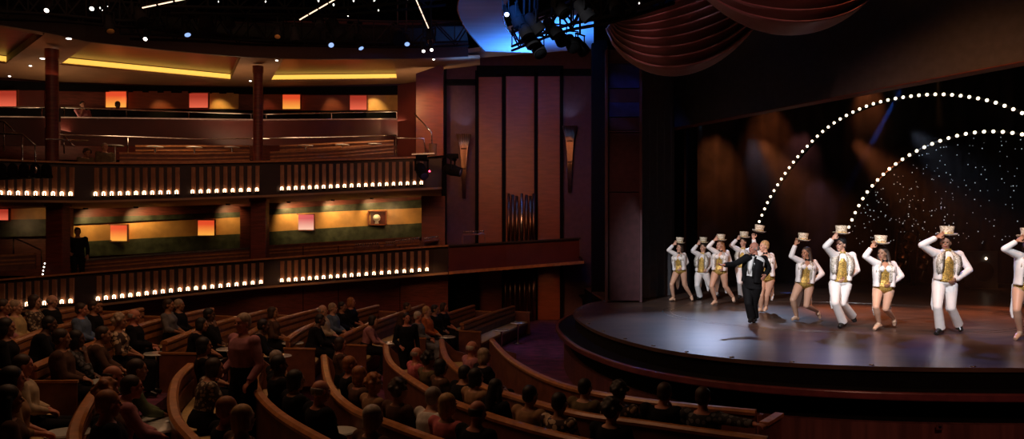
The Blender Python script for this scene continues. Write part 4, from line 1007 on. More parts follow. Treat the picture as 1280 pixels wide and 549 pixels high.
def lib(v, fem, hk):
    key = (v, fem)
    if key not in LIB:
        F = Fig(seated_J(v), (0, -1, 0), (.0, -1, -.06), 1.0, fem); d = {}
        m = MB(); F.torso(m); [F.arm(m, s_) for s_ in 'LR']; [F.leg(m, s_) for s_ in 'LR']; [F.foot(m, s_) for s_ in 'LR']; F.head(m); F.hand(m, 'L', (0, 0, -1)); F.hand(m, 'R', (0, 0, -1))
        d['body'] = remesh(m, .0105, 'body', 2)
        m = MB(); F.torso(m, .016, top=.97); [F.arm(m, s_, .014, to=.95 if not fem else .5) for s_ in 'LR']; d['shirt'] = remesh(m, .014, 'shirt', 3)
        m = MB(); F.torso(m, .020, top=.32); [F.leg(m, s_, .020, to=.96, flare=.02) for s_ in 'LR']; d['trousers'] = remesh(m, .014, 'trousers', 3)
        m = MB(); [F.foot(m, s_, .010) for s_ in 'LR']; d['shoes'] = remesh(m, .012, 'shoes', 2); LIB[key] = (F, d)
    F, d = LIB[key]
    if hk not in d:
        m = MB(); F.hair(m, hk); d[hk] = remesh(m, .012, 'hair', 3)
    if 'eyes1' not in d:
        m = MB(); h = F.J['head']
        for sg in (1, -1): d['eyes%d' % sg] = MB().ell(h+F.hs*sg*.031+F.hu*.008+F.look*.083, (.013, .008, .008), F.HM, 8, 6).mesh('eye')
        pass
    return d
PSN = bpy.data.collections.new('people'); COL.children.link(PSN)
def spectator(loc, rz, pose, fem, skin, hc, hk, top, bottom, label, k=1.0, grp='audience'):
    d = lib(pose, fem, hk); t = thing('person', label, 'person', loc, rz); t.scale = (k, k, k)
    obj('body', d['body'], SKIN[skin], t); obj('shirt', d['shirt'], CL[top], t)
    if bottom != 'bare': obj('trousers', d['trousers'], CL[bottom], t)
    obj('shoes', d['shoes'], SHOE, t); obj('hair', d[hk], HAIR[hc], t); obj('eye', d['eyes1'], EYE, t); obj('eye', d['eyes-1'], EYE, t)
    return t
# row, head x, head y, pose, female, skin, hair colour, hair kind, top, bottom, label
AUD = [
 ('B9', 8, 387, 'sit', True, 'tan', 'brown', 'short', 'rose', 'navy', 'person in pink shirt at the left edge below the lit slats'),
 ('B9', 24, 382, 'sit', False, 'fair', 'fairgrey', 'short', 'yellow', 'black', 'person in pale yellow shirt below the lit slats'),
 ('B9', 47, 377, 'sit', True, 'fair', 'brown', 'bob', 'pattern', 'navy', 'person in patterned tan shirt between yellow shirt and bald man in black'),
 ('B9', 68, 374, 'sit', False, 'fair', 'grey', 'bald', 'black', 'black', 'bald man in black shirt, arms folded low, below the lit slats'),
 ('B8', 107, 389, 'sit', False, 'ruddy', 'brown', 'short', 'blue', 'navy', 'man in dark blue shirt left of the pair near the wide dark gap'),
 ('B8', 120, 385, 'crossed', False, 'tan', 'brown', 'short', 'black', 'black', 'man in black, right of the pair near the wide dark gap'),
 ('B7', 153, 404, 'sit', True, 'tan', 'fairgrey', 'curly', 'striped', 'black', 'woman in black and white patterned blouse, long bench'),
 ('B7', 172, 397, 'crossed', False, 'ruddy', 'grey', 'bald', 'black', 'black', 'balding man in black with forearms crossed beside patterned blouse'),
 ('B7', 214, 384, 'sit', True, 'tan', 'brown', 'short', 'grey', 'black', 'person in grey-blue top, left of the couple right below the slats'),
 ('B7', 226, 378, 'sit', False, 'tan', 'fairgrey', 'short', 'black', 'black', 'man in black, right of the couple right below the slats'),
 ('B6', 262, 394, 'chin', False, 'dark', 'black', 'short', 'black', 'black', 'dark-clothed person just left of the standing man'),
 ('B8', 45, 412, 'lean', False, 'dark', 'black', 'short', 'black', 'black', 'dark hunched person right in front of the yellow shirt'),
 ('B8', 14, 420, 'sit', True, 'tan', 'black', 'bob', 'black', 'black', 'dark-haired person at the left edge under the pink shirt'),
 ('B7', 86, 428, 'chin', True, 'dark', 'black', 'bob', 'dotted', 'black', 'dark-haired person in dark spotted top before the left bench end'),
 ('B7', 108, 418, 'lean', False, 'tan', 'brown', 'short', 'brown', 'black', 'brown-haired person leaning forward beside dark spotted top'),
 ('B7', 55, 443, 'sit', False, 'tan', 'brown', 'short', 'brown', 'black', 'brown-clad person sitting low at the near end of the long bench'),
 ('B6', 238, 400, 'lean', True, 'tan', 'black', 'bob', 'black', 'black', 'black-haired woman leaning forward left of standing man'),
 ('B5', 300, 408, 'lean', False, 'dark', 'black', 'short', 'black', 'black', 'person in black nearly hidden behind the standing man'),
 ('B5', 345, 400, 'sit', True, 'tan', 'brown', 'bob', 'brown', 'black', 'brown-haired person right of the standing man, empty cushions beyond'),
 ('B4', 390, 400, 'lean', False, 'dark', 'black', 'short', 'black', 'black', 'person all in black left of the grey bald man'),
 ('B4', 405.5, 385, 'sit', False, 'fair', 'grey', 'bald', 'cream', 'black', 'grey bald man in pale jacket, left of four under the balcony'),
 ('B4', 418, 380, 'sit', False, 'fair', 'fairgrey', 'short', 'blue', 'navy', 'man in steel blue shirt, second of four under the balcony'),
 ('B4', 429, 376, 'sit', False, 'tan', 'black', 'short', 'black', 'black', 'dark-haired person in black, third of four under the balcony'),
 ('B4', 441, 373, 'sit', True, 'ruddy', 'ginger', 'bob', 'black', 'black', 'red-haired woman in black, fourth of four under the balcony'),
 ('B3', 456, 396, 'lean', True, 'fair', 'black', 'bob', 'rose', 'black', 'black-haired woman leaning over in pale pink blouse'),
 ('B3', 500, 386, 'lean', False, 'tan', 'brown', 'short', 'brown', 'black', 'brown-clad person bending forward behind the dark usher'),
 ('B2', 525, 392, 'crossed', False, 'ruddy', 'white', 'short', 'grey', 'grey', 'white-haired man in grey leaning back beside orange shirt'),
 ('B2', 535, 387, 'sit', False, 'fair', 'blond', 'short', 'orange', 'black', 'man in bright orange shirt below the dark doorway'),
 ('B2', 546, 384, 'sit', False, 'tan', 'black', 'short', 'black', 'black', 'dark-haired person in black beside the orange shirt'),
 ('B2', 557, 381, 'sit', True, 'ruddy', 'brown', 'bob', 'black', 'black', 'brown-haired woman in black, nearest to the dark doorway'),
 ('A2', 592, 446, 'sit', False, 'ruddy', 'white', 'bald', 'rose', 'grey', 'bald man in pink shirt at the far end of the second curved bench'),
 ('A2', 608, 449, 'crossed', True, 'tan', 'fairgrey', 'bob', 'black', 'black', 'grey-brown haired woman in black beside bald man in pink'),
 ('A2', 735, 482, 'sit', False, 'fair', 'black', 'short', 'olive', 'black', 'dark-haired man in olive shirt, alone near the stage'),
 ('A2', 776, 503, 'sit', True, 'tan', 'black', 'curly', 'striped', 'black', 'woman with black curly hair and striped collar near the stage'),
 ('A2', 838, 512, 'chin', False, 'ruddy', 'brown', 'short', 'black', 'black', 'person partly hidden, left of the spotted black shirt'),
 ('A2', 871, 505, 'rest', False, 'ruddy', 'brown', 'short', 'dotted', 'black', 'man in spotted black shirt with arm along the bench rail'),
 ('A3', 522, 452, 'sit', False, 'ruddy', 'grey', 'bald', 'pink', 'grey', 'bald ruddy man in bright pink shirt'),
 ('A3', 536, 470, 'sit', True, 'tan', 'black', 'curly', 'olive', 'black', 'black curly-haired woman in olive right of bright pink shirt'),
 ('A3', 553, 477, 'sit', True, 'tan', 'black', 'bob', 'brown', 'black', 'black-haired woman between curly hair and the paper reader'),
 ('A3', 570, 477, 'lean', False, 'tan', 'black', 'short', 'black', 'black', 'man in black reading a white paper'),
 ('A3', 601, 488, 'sit', True, 'fair', 'black', 'bob', 'tan', 'black', 'dark-haired person in tan top beside the long black hair'),
 ('A3', 619, 494, 'sit', True, 'tan', 'black', 'long', 'black', 'black', 'person with long black hair, right of tan top'),
 ('A3', 669, 507, 'sit', False, 'tan', 'black', 'short', 'tan', 'black', 'black-haired man in light tan shirt, bottom centre'),
 ('A3', 697, 518, 'sit', True, 'tan', 'black', 'short', 'striped', 'black', 'black-haired person in striped shawl above the bald crown'),
 ('A3', 820, 527, 'sit', True, 'fair', 'black', 'curly', 'black', 'black', 'large dark-haired person in black, bottom right of the rows'),
 ('A4', 422, 436, 'sit', True, 'ruddy', 'brown', 'bob', 'brown', 'black', 'brown-haired person at the far hook of the fourth curved bench'),
 ('A4', 438, 468, 'sit', False, 'ruddy', 'ginger', 'short', 'black', 'black', 'reddish-haired person in black, left of a matching neighbour'),
 ('A4', 452, 475, 'sit', False, 'ruddy', 'ginger', 'bob', 'brown', 'black', 'reddish-haired neighbour in brown, left of the tan cardigan'),
 ('A4', 471, 482, 'sit', True, 'fair', 'ginger', 'curly', 'tan', 'black', 'woman with curly auburn hair in tan cardigan'),
 ('A4', 508, 492, 'sit', True, 'tan', 'brown', 'curly', 'brown', 'black', 'brown-haired person in dark maroon, right of tan cardigan'),
 ('A4', 527, 509, 'lean', True, 'fair', 'grey', 'short', 'white', 'black', 'grey-haired person in white shirt leaning towards a phone'),
 ('A4', 650, 523, 'sit', True, 'fair', 'blond', 'bob', 'pink', 'black', 'blond woman with bare shoulders and pink top, bottom centre'),
 ('A4', 684, 540, 'sit', False, 'ruddy', 'brown', 'bald', 'black', 'black', 'man with bald crown at the bottom edge, centre right'),
 ('A5', 337, 446, 'chin', True, 'tan', 'grey', 'short', 'black', 'black', 'grey-haired person in black right beside the standing man'),
 ('A5', 350, 470, 'crossed', False, 'dark', 'black', 'short', 'black', 'black', 'man in black with crossed legs right of the standing man'),
 ('A5', 372, 488, 'crossed', False, 'tan', 'black', 'bob', 'black', 'black', 'black-haired person in black behind the ruddy bald man'),
 ('A5', 404, 503, 'sit', False, 'ruddy', 'grey', 'bald', 'black', 'black', 'ruddy bald man in black jacket by the gold cushion'),
 ('A5', 500, 538, 'sit', True, 'fair', 'white', 'bob', 'brown', 'black', 'white-haired person at the bottom edge, centre'),
 ('A6', 259, 432, 'sit', True, 'tan', 'black', 'bob', 'black', 'black', 'dark-haired person at the far end of the hooked bench'),
 ('A6', 240, 465, 'lean', True, 'tan', 'brown', 'bob', 'pattern', 'black', 'woman in patterned tan blouse inside the hooked bench'),
 ('A6', 294, 520, 'sit', False, 'ruddy', 'ginger', 'short', 'black', 'black', 'ruddy-haired man in black in front of standing man'),
 ('A6', 362, 545, 'sit', True, 'fair', 'blond', 'bob', 'brown', 'black', 'fair-haired person at the bottom edge under the ruddy bald man'),
 ('A7', 118, 490, 'sit', True, 'ruddy', 'ginger', 'curly', 'brown', 'black', 'auburn-haired person behind the short bench end, upper one'),
 ('A7', 143, 478, 'lean', False, 'ruddy', 'brown', 'short', 'rose', 'rose', 'person in faded pink stretching an arm across the table'),
 ('A7', 122, 522, 'sit', False, 'ruddy', 'ginger', 'short', 'black', 'black', 'auburn-haired person in black behind the short bench end, lower one'),
 ('A7', 167, 462, 'lean', False, 'tan', 'brown', 'short', 'green', 'black', 'person in olive green shirt bending forward'),
 ('A7', 195, 440, 'sit', False, 'ruddy', 'brown', 'bald', 'black', 'black', 'balding ruddy person left of the hooked bench, head bowed'),
 ('A8', 18, 470, 'sit', True, 'ruddy', 'black', 'bob', 'tan', 'bare', 'dark-haired woman with bare crossed legs, bottom left'),
 ('A8', 36, 455, 'sit', False, 'ruddy', 'brown', 'short', 'cream', 'black', 'person in creased cream shirt behind the bare-legged woman'),
 ('A8', 8, 500, 'crossed', True, 'tan', 'black', 'long', 'brown', 'bare', 'long-haired woman with bare knee in the bottom left corner'),
]
SP = {}
for i, a in enumerate(AUD): SP.setdefault(a[0], []).append((i, a[1], a[2]))
PLACE = {}
for r, L in SP.items():
    path = row_path(r, 40); N = normals(path); line = shift(path, N, .30); S = [0]
    for p, q in zip(line, line[1:]): S.append(S[-1]+(q-p).length)
    pos = []
    for i, px, py in L:
        b = min(range(len(line)), key=lambda j: (640+line[j].x/line[j].y*1000-px)**2+.25*(300-(line[j].z+1.2-3)/line[j].y*1000-py)**2); pos.append([S[b], i])
    pos.sort()
    for _ in range(60):
        for u in range(len(pos)-1):
            g = .50-(pos[u+1][0]-pos[u][0])
            if g > 0: pos[u][0] -= g/2; pos[u+1][0] += g/2
        for u in pos: u[0] = min(max(u[0], .25), S[-1]-.25)
    for s_, i in pos:
        j = max(0, min(len(S)-2, sum(1 for q in S if q <= s_)-1)); f = (s_-S[j])/max(1e-6, S[j+1]-S[j]); PLACE[i] = (line[j]+(line[j+1]-line[j])*f, N[j])
for i, (r, px, py, pose, fem, sk, hc, hk, top, bot, lab) in enumerate(AUD):
    p, n_ = PLACE[i]
    rz = math.atan2(n_.y, n_.x)+PI/2+random.uniform(-.10, .10)
    td = (Vector((6.5, 17.5, 0))-p); a2 = math.atan2(td.y, td.x)+PI/2; dd = (a2-rz+PI) % (2*PI)-PI; rz += max(-.3, min(.3, dd*.5))
    spectator(p, rz, pose, fem, sk, hc, hk, top, bot, lab, random.uniform(.96, 1.02))
# standing figures
def stander(px, py_head, Y, zf, rz, *a): 
    q = P(px, py_head, Y); k = (q.z-zf)/1.62; spectator(Vector((q.x, q.y, zf)), rz, 'stand', *a, k=k)
stander(305, 404, 10.1, row_floor('A6'), -.6, False, 'ruddy', 'fairgrey', 'short', 'rose', 'black', 'standing man in pink shirt and red collar in the aisle, left foreground')
stander(508, 398, 16.0, 0, .5, False, 'ruddy', 'black', 'short', 'black', 'black', 'usher in black suit standing in the aisle behind the pink shirt')
def on_deck(px, Tb, off): return zt(Tb)(px)
for (px, py, Y, z, pose, a) in [
    (104, 131, YB(104)+4.2, None, 'chin', (True, 'fair', 'black', 'short', 'rose', 'black', 'person in pink shirt leaning on the upper parapet')),
    (148, 131, YB(148)+4.2, None, 'sit', (False, 'dark', 'black', 'short', 'black', 'black', 'dark silhouetted person before the orange panel, upper balcony')),
    (132, 184, YB(132)+.7, None, 'sit', (False, 'fair', 'fairgrey', 'short', 'olive', 'black', 'bald person in olive shirt at the upper balcony rail')),
    (103, 189, YB(103)+.7, None, 'lean', (True, 'tan', 'brown', 'curly', 'olive', 'black', 'bent person with brown hair at the upper balcony rail'))]:
    q = P(px, py, Y); spectator(Vector((q.x, q.y, q.z-1.2)), math.atan2(.5, .8)+.3, pose, *a)
q = P(97, 290, YB(97)+1.2); spectator(Vector((q.x, q.y, q.z-1.62)), .6, 'stand', False, 'tan', 'brown', 'short', 'black', 'black', 'dark figure standing on the lower balcony near the left pier')
# ================================================================ BALCONY FURNITURE
def railing(name, label, pts, posts, r=.022, cat='railing', zb=None):
    t = thing(name, label, cat, pts[len(pts)//2]); MB().tube(pts, r, 8).build('handrail', M_['steel'], t, True)
    for p, h in posts: MB().tube([p, p-Vector((0, 0, h))], r*.9, 8).build('post', M_['steel'], t, True)
railing('handrail', 'long steel handrail above the upper balcony benches, ending in a post', [P(x, lerp_t([(158, 171), (250, 174), (400, 172), (495, 169)], x), YB(x)+2.2) for x in pxr(60, 495)],
        [(P(495, 169, YB(495)+2.2), .72), (P(160, 171.5, YB(160)+2.2), .5)])
railing('handrail', 'thin rail from the column across the upper balcony gap, left', [P(57, 174, YB(57)), P(78, 174.5, YB(78)+.3), P(110, 176, YB(110)+.5)], [])
railing('handrail', 'short slanting handrail by the balcony steps near the bent person', [P(80, 170, YB(80)+.5), P(93, 183, YB(93)+.2)], [(P(80, 170, YB(80)+.5), .5)])
railing('handrail', 'upper steel stair handrail at the far left edge', [P(-10, 152, 21.5), P(5, 152, 21.5), P(18, 164, 21.2)], [(P(5, 152, 21.5), .8)])
railing('handrail', 'lower steel stair handrail at the far left edge', [P(-10, 167, 21.2), P(28, 168, 21.2), P(44, 181, 21)], [(P(44, 181, 21), .45), (P(28, 168, 21.2), .7)])
railing('handrail', 'slanting steel handrail on the tan end wall', [P(518, 142, 28.3), P(539, 165, 28.0), P(540, 175, 28.0)], [(P(540, 175, 28.0), .5)])
railing('handrail', 'black box rail by the tan end wall of upper balcony', [P(496, 173, 27.4), P(530, 173, 27.6), P(532, 195, 27.6)], [])
railing('handrail', 'sloping stair handrail behind the lower balcony, far left', [P(17, 297, 24), P(52, 313, 23.6)], [(P(17, 297, 24), .6), (P(52, 313, 23.6), .5)])
def deck_bench(label, pxs, y0, off, h=.35, sl=None, m='rail'):
    xs = pxr(*pxs, 30); f = (lambda x: lerp_t(y0, x)) if isinstance(y0, list) else (lambda x: y0)
    c = P(xs[0], f(xs[0]), YB(xs[0])+off); t = thing('balcony_bench', label, 'bench', c-Vector((0, 0, h)))
    A = [P(x, f(x), YB(x)+off) for x in xs]
    MB().rings([[p+Vector((0, -.05, 0)), p+Vector((0, .05, 0)), p+Vector((0, .05, .06)), p+Vector((0, -.05, .06))] for p in A]).build('top_rail', M_[m], t)
    MB().slab([p-Vector((0, 0, .01)) for p in A], [p-Vector((0, 0, h)) for p in A], (0, .05, 0)).build('back_panel', M_['benchwood'], t)
    for dz in (.13, .24): MB().rings([[p+Vector((0, -.03, -dz)), p+Vector((0, 0, -dz)), p+Vector((0, 0, -dz+.05)), p+Vector((0, -.03, -dz+.05))] for p in A]).build('back_slat', M_['rail'], t)
deck_bench('upper balcony bench with honey wood back, left bay, nearer row', (150, 312), [(150, 193), (230, 194), (312, 192)], .9)
deck_bench('upper balcony bench with honey wood back, left bay, rear row', (170, 312), [(170, 184), (312, 184)], 1.7)
deck_bench('upper balcony bench with honey wood back, right bay, nearer row', (338, 492), [(338, 192), (420, 188), (492, 182)], .9)
deck_bench('upper balcony bench with honey wood back, right bay, rear row', (350, 492), [(350, 184), (492, 177)], 1.7)
deck_bench('lower balcony bench at the far left below the dark stone', (-10, 44), [(-10, 322), (44, 319)], 1.5, .4)
deck_bench('long lower balcony bench between the two piers', (86, 312), [(86, 328), (200, 319), (312, 311.5)], 2.2, .5, m='steel')
deck_bench('lower balcony bench in front of the amber panelling', (334, 524), [(334, 309), (430, 303), (524, 298)], 2.2, .5, m='benchwood')
for px, py, o_, lab in [(144, 183, 1.3, 'nearest the bald person'), (194, 184.5, 1.3, 'second from the bald person'), (243, 185, 1.3, 'left bay centre'), (290, 185, 1.3, 'left bay right end'),
                        (382, 183, 1.3, 'right bay left one'), (428, 182, 1.3, 'right bay centre one'), (469, 181, 1.3, 'right bay right one')]:
    c = P(px, py, YB(px)+o_); t = thing('cocktail_table', 'small round table on the upper balcony, '+lab, 'table', c-Vector((0, 0, .55)))
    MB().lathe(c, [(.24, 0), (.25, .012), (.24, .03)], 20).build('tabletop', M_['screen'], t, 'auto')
    MB().lathe(c-Vector((0, 0, .55)), [(.15, 0), (.15, .02), (.03, .04), (.03, .54)], 12).build('pedestal', M_['steel'], t, 'auto')
# lit bottle shelf / glass row on the lower balcony
random.seed(11)
gi = 0
for x0, x1, y0, y1, off, n_ in [(445, 472, 307, 305.5, 1.0, 10), (483, 493, 304.5, 304, 1.0, 5), (495, 524, 302, 299, 1.6, 11), (531, 547, 299, 297, 1.5, 8), (580, 604, 291, 290, 1.1, 9)]:
    for i in range(n_):
        x = x0+(x1-x0)*i/(n_-1); c = P(x, y0+(y1-y0)*i/(n_-1), YB(x)+off)
        o = MB().lathe((c.x, c.y, c.z-.05), [(.02, 0), (.02, .005), (.006, .015), (.006, .05), (.03, .07), (.032, .11)], 10).build('glass', M_['white_led'] if False else M_['steel'], smooth=True, origin=None)
        tag(o, 'small glass standing '+{445: 'in the longest row, left half of the amber bay', 483: 'in the short row of five before the amber panelling', 495: 'in the raised row at the right end of the amber bay', 531: 'in the row beside the tan wood end of lower balcony', 580: 'in the row against the mauve side wall'}[x0], 'glass', 'glasses on the lower balcony counter, row at '+{445: 'the amber bay', 483: 'the short shelf', 495: 'the raised shelf', 531: 'the tan end', 580: 'the side wall'}[x0]); gi += 1
    a, b = P(x0-2, y0+1.5, YB(x0)+off), P(x1+2, y1+1.5, YB(x1)+off); a.z = P(x0, y0, YB(x0)+off).z-.05; b.z = P(x1, y1, YB(x1)+off).z-.05
    tag(MB().slab([a+Vector((0, -.12, -.05)), b+Vector((0, -.12, -.05))], [a+Vector((0, .12, -.05)), b+Vector((0, .12, -.05))], (0, 0, .05)).bar(a+Vector((0, 0, -.05)), a+Vector((0, 0, -.86)), .06).bar(b+Vector((0, 0, -.05)), b+Vector((0, 0, -.86)), .06).build('shelf', M_['benchwood']),
        {445: 'narrow counter shelf with the longest row of glasses, lower balcony', 483: 'shortest counter shelf, five small glasses, before the amber panelling', 495: 'raised counter shelf at the right end of the amber panelling', 531: 'counter shelf beside the tan wood end of lower balcony', 580: 'counter shelf against the mauve side wall above the balcony band'}[x0], 'shelf')
# aisle step lights
for i, (x, y) in enumerate([(56, 329.5), (55, 334), (54, 338.5), (53.3, 343)]):
    c = P(x, y, YB(x)+.8-.15*i); t = thing('step_light', 'tiny white step light on the balcony stair, '+('topmost of the four', 'second from the top', 'third from the top', 'lowest of the four')[i], 'lamp', c, group='balcony step lights')
    MB().ell(c, (.022, .015, .022), n=8, m=6).build('lens', M_['white_led'], t, True); MB().box(c+Vector((0, .03, 0)), (.06, .03, .06)).build('housing', M_['black'], t)
# pot by the end wall
c = P(541, 195, 27.9); t = thing('planter', 'small cream pot on the ledge at the end of upper balcony', 'pot', c)
MB().lathe(c, [(.10, 0), (.13, .03), (.14, .40), (.16, .42), (.13, .42), (.12, .36)], 18).build('pot', M_['tan'], t, 'auto')

# ================================================================ LIGHTS IN THE CEILING
DL = [(86, 47), (69, 60), (53, 72), (38, 81), (155.5, 57.5), (146, 83), (241.5, 71), (389, 77), (456, 77), (383, 93), (453.5, 92.5), (346, 74), (313, 100), (542, 73), (12, 94)]
DLT = ['nearest the ring above the thick column', 'at the top of the thick column', 'just left of the thick column', 'lower left of the thick column', 'at the left front of the wide recess', 'low in the wide recess over the dark silhouette', 'right part of the wide recess', 'front left in the right-hand recess', 'front right in the right-hand recess', 'by the cove strip, left, in the right-hand recess', 'by the cove strip, right, in the right-hand recess', 'in the soffit near the slim column', 'low in the soffit left of the slim column', 'in the soffit beyond the right-hand recess', 'at the far left edge near the red panel']
for i, (x, y) in enumerate(DL):
    c = cpt(x, y); big = y < 80
    incof = any(a < x < b for a, b in ((100, 290), (350, 495)))
    if incof and y < 95: c = c+Vector((0, 0, .40))
    if x > 530: c = P(x, y, 25.6)
    t = thing('downlight', 'small round recessed ceiling downlight, '+DLT[i], 'lamp', c, group='ceiling downlights')
    r = .07 if i in (0, 1, 2, 4, 6, 7, 8) else .045
    MB().lathe(c+Vector((0, 0, -.03)), [(r*1.3, 0), (r*1.4, .02), (r*1.2, .03)], 14).build('trim_ring', M_['steel'], t, True)
    MB().ell(c+Vector((0, 0, -.035)), (r, r, .02), n=10, m=6).build('lens', M_['white_led'], t, True)
# warm wall washers: scallops on the lower rear wall and glow on the upper wall
for px, py, e in [(107, 262, 80), (170, 259, 110), (285, 256, 60), (361, 252, 120), (416, 249, 130), (465, 246, 80)]:
    z_ = zt(UBt)(px)-.035; q = P(px, py, RW(px)-.55); q.z = z_
    t = thing('wall_washer', 'recessed warm spotlight under the upper balcony, '+{107: 'above the dark standing figure', 170: 'right of the first orange panel', 285: 'just left of the right-hand pier', 361: 'above the left side of the pink panel', 416: 'brightest, right of the pink panel', 465: 'above the dark red niche'}[px], 'lamp', q, group='scallop spotlights')
    MB().lathe(q, [(.07, 0), (.08, .02), (.08, .05)], 12).build('housing', M_['black'], t, 'auto')
    s = spot('washer_light', q+Vector((0, 0, -.03)), (q.x, q.y+.60, q.z-.50), e*.6, (1, .62, .25), 110, .7, .04)
for px, e in [(30, 25), (390, 35), (440, 30), (500, 60)]:
    z_ = zt(UBt)(px)-.4; q = P(px, 256, RW(px)-1.5); q.z = z_; spot('deck_light', q, (q.x, q.y+1.5, q.z-.6), e, (1, .58, .25), 120, 1, .1)
for px, e, col in [(197, 40, (1, .6, .2)), (272, 60, (1, .68, .25)), (415, 30, (1, .62, .25)), (467, 75, (1, .72, .3)), (60, 18, (1, .4, .25)), (330, 15, (1, .4, .25)), (150, 16, (1, .3, .2)), (510, 30, (1, .2, .12))]:
    q = P(px, 111, RU(px)-.5); spot('wall_light', q, (q.x, q.y+.45, q.z-.9), e, col, 75, .9, .05)
for x, y, e in [(150, 72, 40), (200, 80, 30), (420, 84, 40), (30, 50, 12)]:
    c = cpt(x, y); area('coffer_glow', c+Vector((0, .3, -.9)), c+Vector((0, .2, 3)), 1.6, .5, e*.2, (1, .38, .18))
for px, e in ((80, 26), (310, 30), (520, 36)):
    c = cpt(px, 90); area('ceiling_bounce', c+Vector((0, -.6, -2.2)), c, 1.5, 1.5, e*1.1, (1, .62, .35))
for px, e in ((200, 26), (420, 30)):
    q = P(px, 125, YB(px)+1.2); area('deck_bench_fill', q, q+Vector((0, .3, -3)), 3, .6, e, (1, .60, .32), 1.9)  # added area fill to brighten the upper deck benches
# parapet and stalls wall accents
for px, py, Y, tgt, e in [(375, 335, 23.6, P(372, 375, 26), 26), (540, 333, 26.2, P(545, 372, 28.3), 16), (685, 340, 28.6, P(686, 378, 30), 9), (690, 340, 29, P(690, 398, 29.6), 10), (470, 165, 27, P(470, 160, 30), 8)]:
    spot('accent_light', P(px, py, Y), tgt, e, (1, .42, .16), 75, .9, .1)
spot('aisle_light', (.2, 22, 7.5), (1.2, 22, 0), 150, (1, .55, .62), 34, .8, .2)
spot('aisle_light', (-3, 15, 8), (-3.0, 14, 0), 50, (.9, .35, .7), 40, .8, .2)

# ================================================================ RIG: TRUSSES AND FIXTURES
def truss(label, pts, h=.55, w_=.5):
    t = thing('lighting_truss', label, 'truss', pts[len(pts)//2]); L = catmull(pts, 4)
    for dz, dy, nm in ((0, 0, 'chord'), (h, 0, 'chord'), (0, w_, 'chord'), (h, w_, 'chord')):
        MB().tube([p+Vector((0, dy, dz)) for p in L], .035, 6).build(nm, M_['black'], t, True)
    m = MB()
    for i in range(len(L)-1):
        a, b = L[i], L[i+1]; u, v = (0, h) if i % 2 else (h, 0)
        m.bar(a+Vector((0, 0, u)), b+Vector((0, 0, v)), .03); m.bar(a+Vector((0, w_, u)), b+Vector((0, w_, v)), .03); m.bar(a+Vector((0, 0, 0)), a+Vector((0, 0, h)), .03)
    m.build('lattice', M_['black'], t)
truss('curved black lighting truss in front of the dark red upper panels', [P(150, 42, 19), P(230, 45, 20), P(310, 50, 21), P(400, 52, 22), P(490, 54, 23), P(585, 52, 24)], .62)
truss('black lighting truss at the upper left corner', [P(-30, 14, 15), P(60, 18, 15.5), P(150, 26, 16), P(190, 24, 16.5)], .5)
truss('black truss running diagonally towards the swags', [P(640, 58, 22), P(700, 34, 18), P(770, 18, 15), P(850, -8, 13)], .5)
truss('high black truss crossing the roof', [P(200, 8, 16), P(330, 10, 17), P(430, 10, 17.5), P(555, -2, 18)], .5)
def fixture(px, py, Y, d, label, lens='black', L=.38, r=.13, hang=.7):
    c = P(px, py, Y); d = unit(Vector(d)); t = thing('stage_light', label, 'stage light', c)
    x = d.cross(Vector((0, 0, 1))); x = unit(x) if x.length > .05 else Vector((1, 0, 0)); y = d.cross(x); M = Matrix((x, y, d)).transposed()
    MB().lathe(c-d*L*.5, [(r*.45, -.05), (r*.8, 0), (r*.85, L*.55), (r, L*.6), (r, L)], 14, M).build('body', M_['black'], t, 'auto')
    MB().lathe(c+d*L*.44, [(r*.78, 0), (r*.8, .03), (r*.4, .045)], 14, M).build('lens', M_[lens], t, 'auto')
    m = MB(); u = Vector((0, 0, 1))
    for s_ in (1, -1): m.bar(c+x*s_*r*1.12, c+x*s_*r*1.12+u*.24, .02, .04)
    m.bar(c+x*r*1.15+u*.24, c-x*r*1.15+u*.24, .04, .02); m.build('yoke', M_['black'], t)
    MB().tube([c+u*.24, c+u*(hang if c.y < 1 else max(hang, min(6, 14.1-c.z)))], .02, 6).build('clamp', M_['black'], t)
    return t
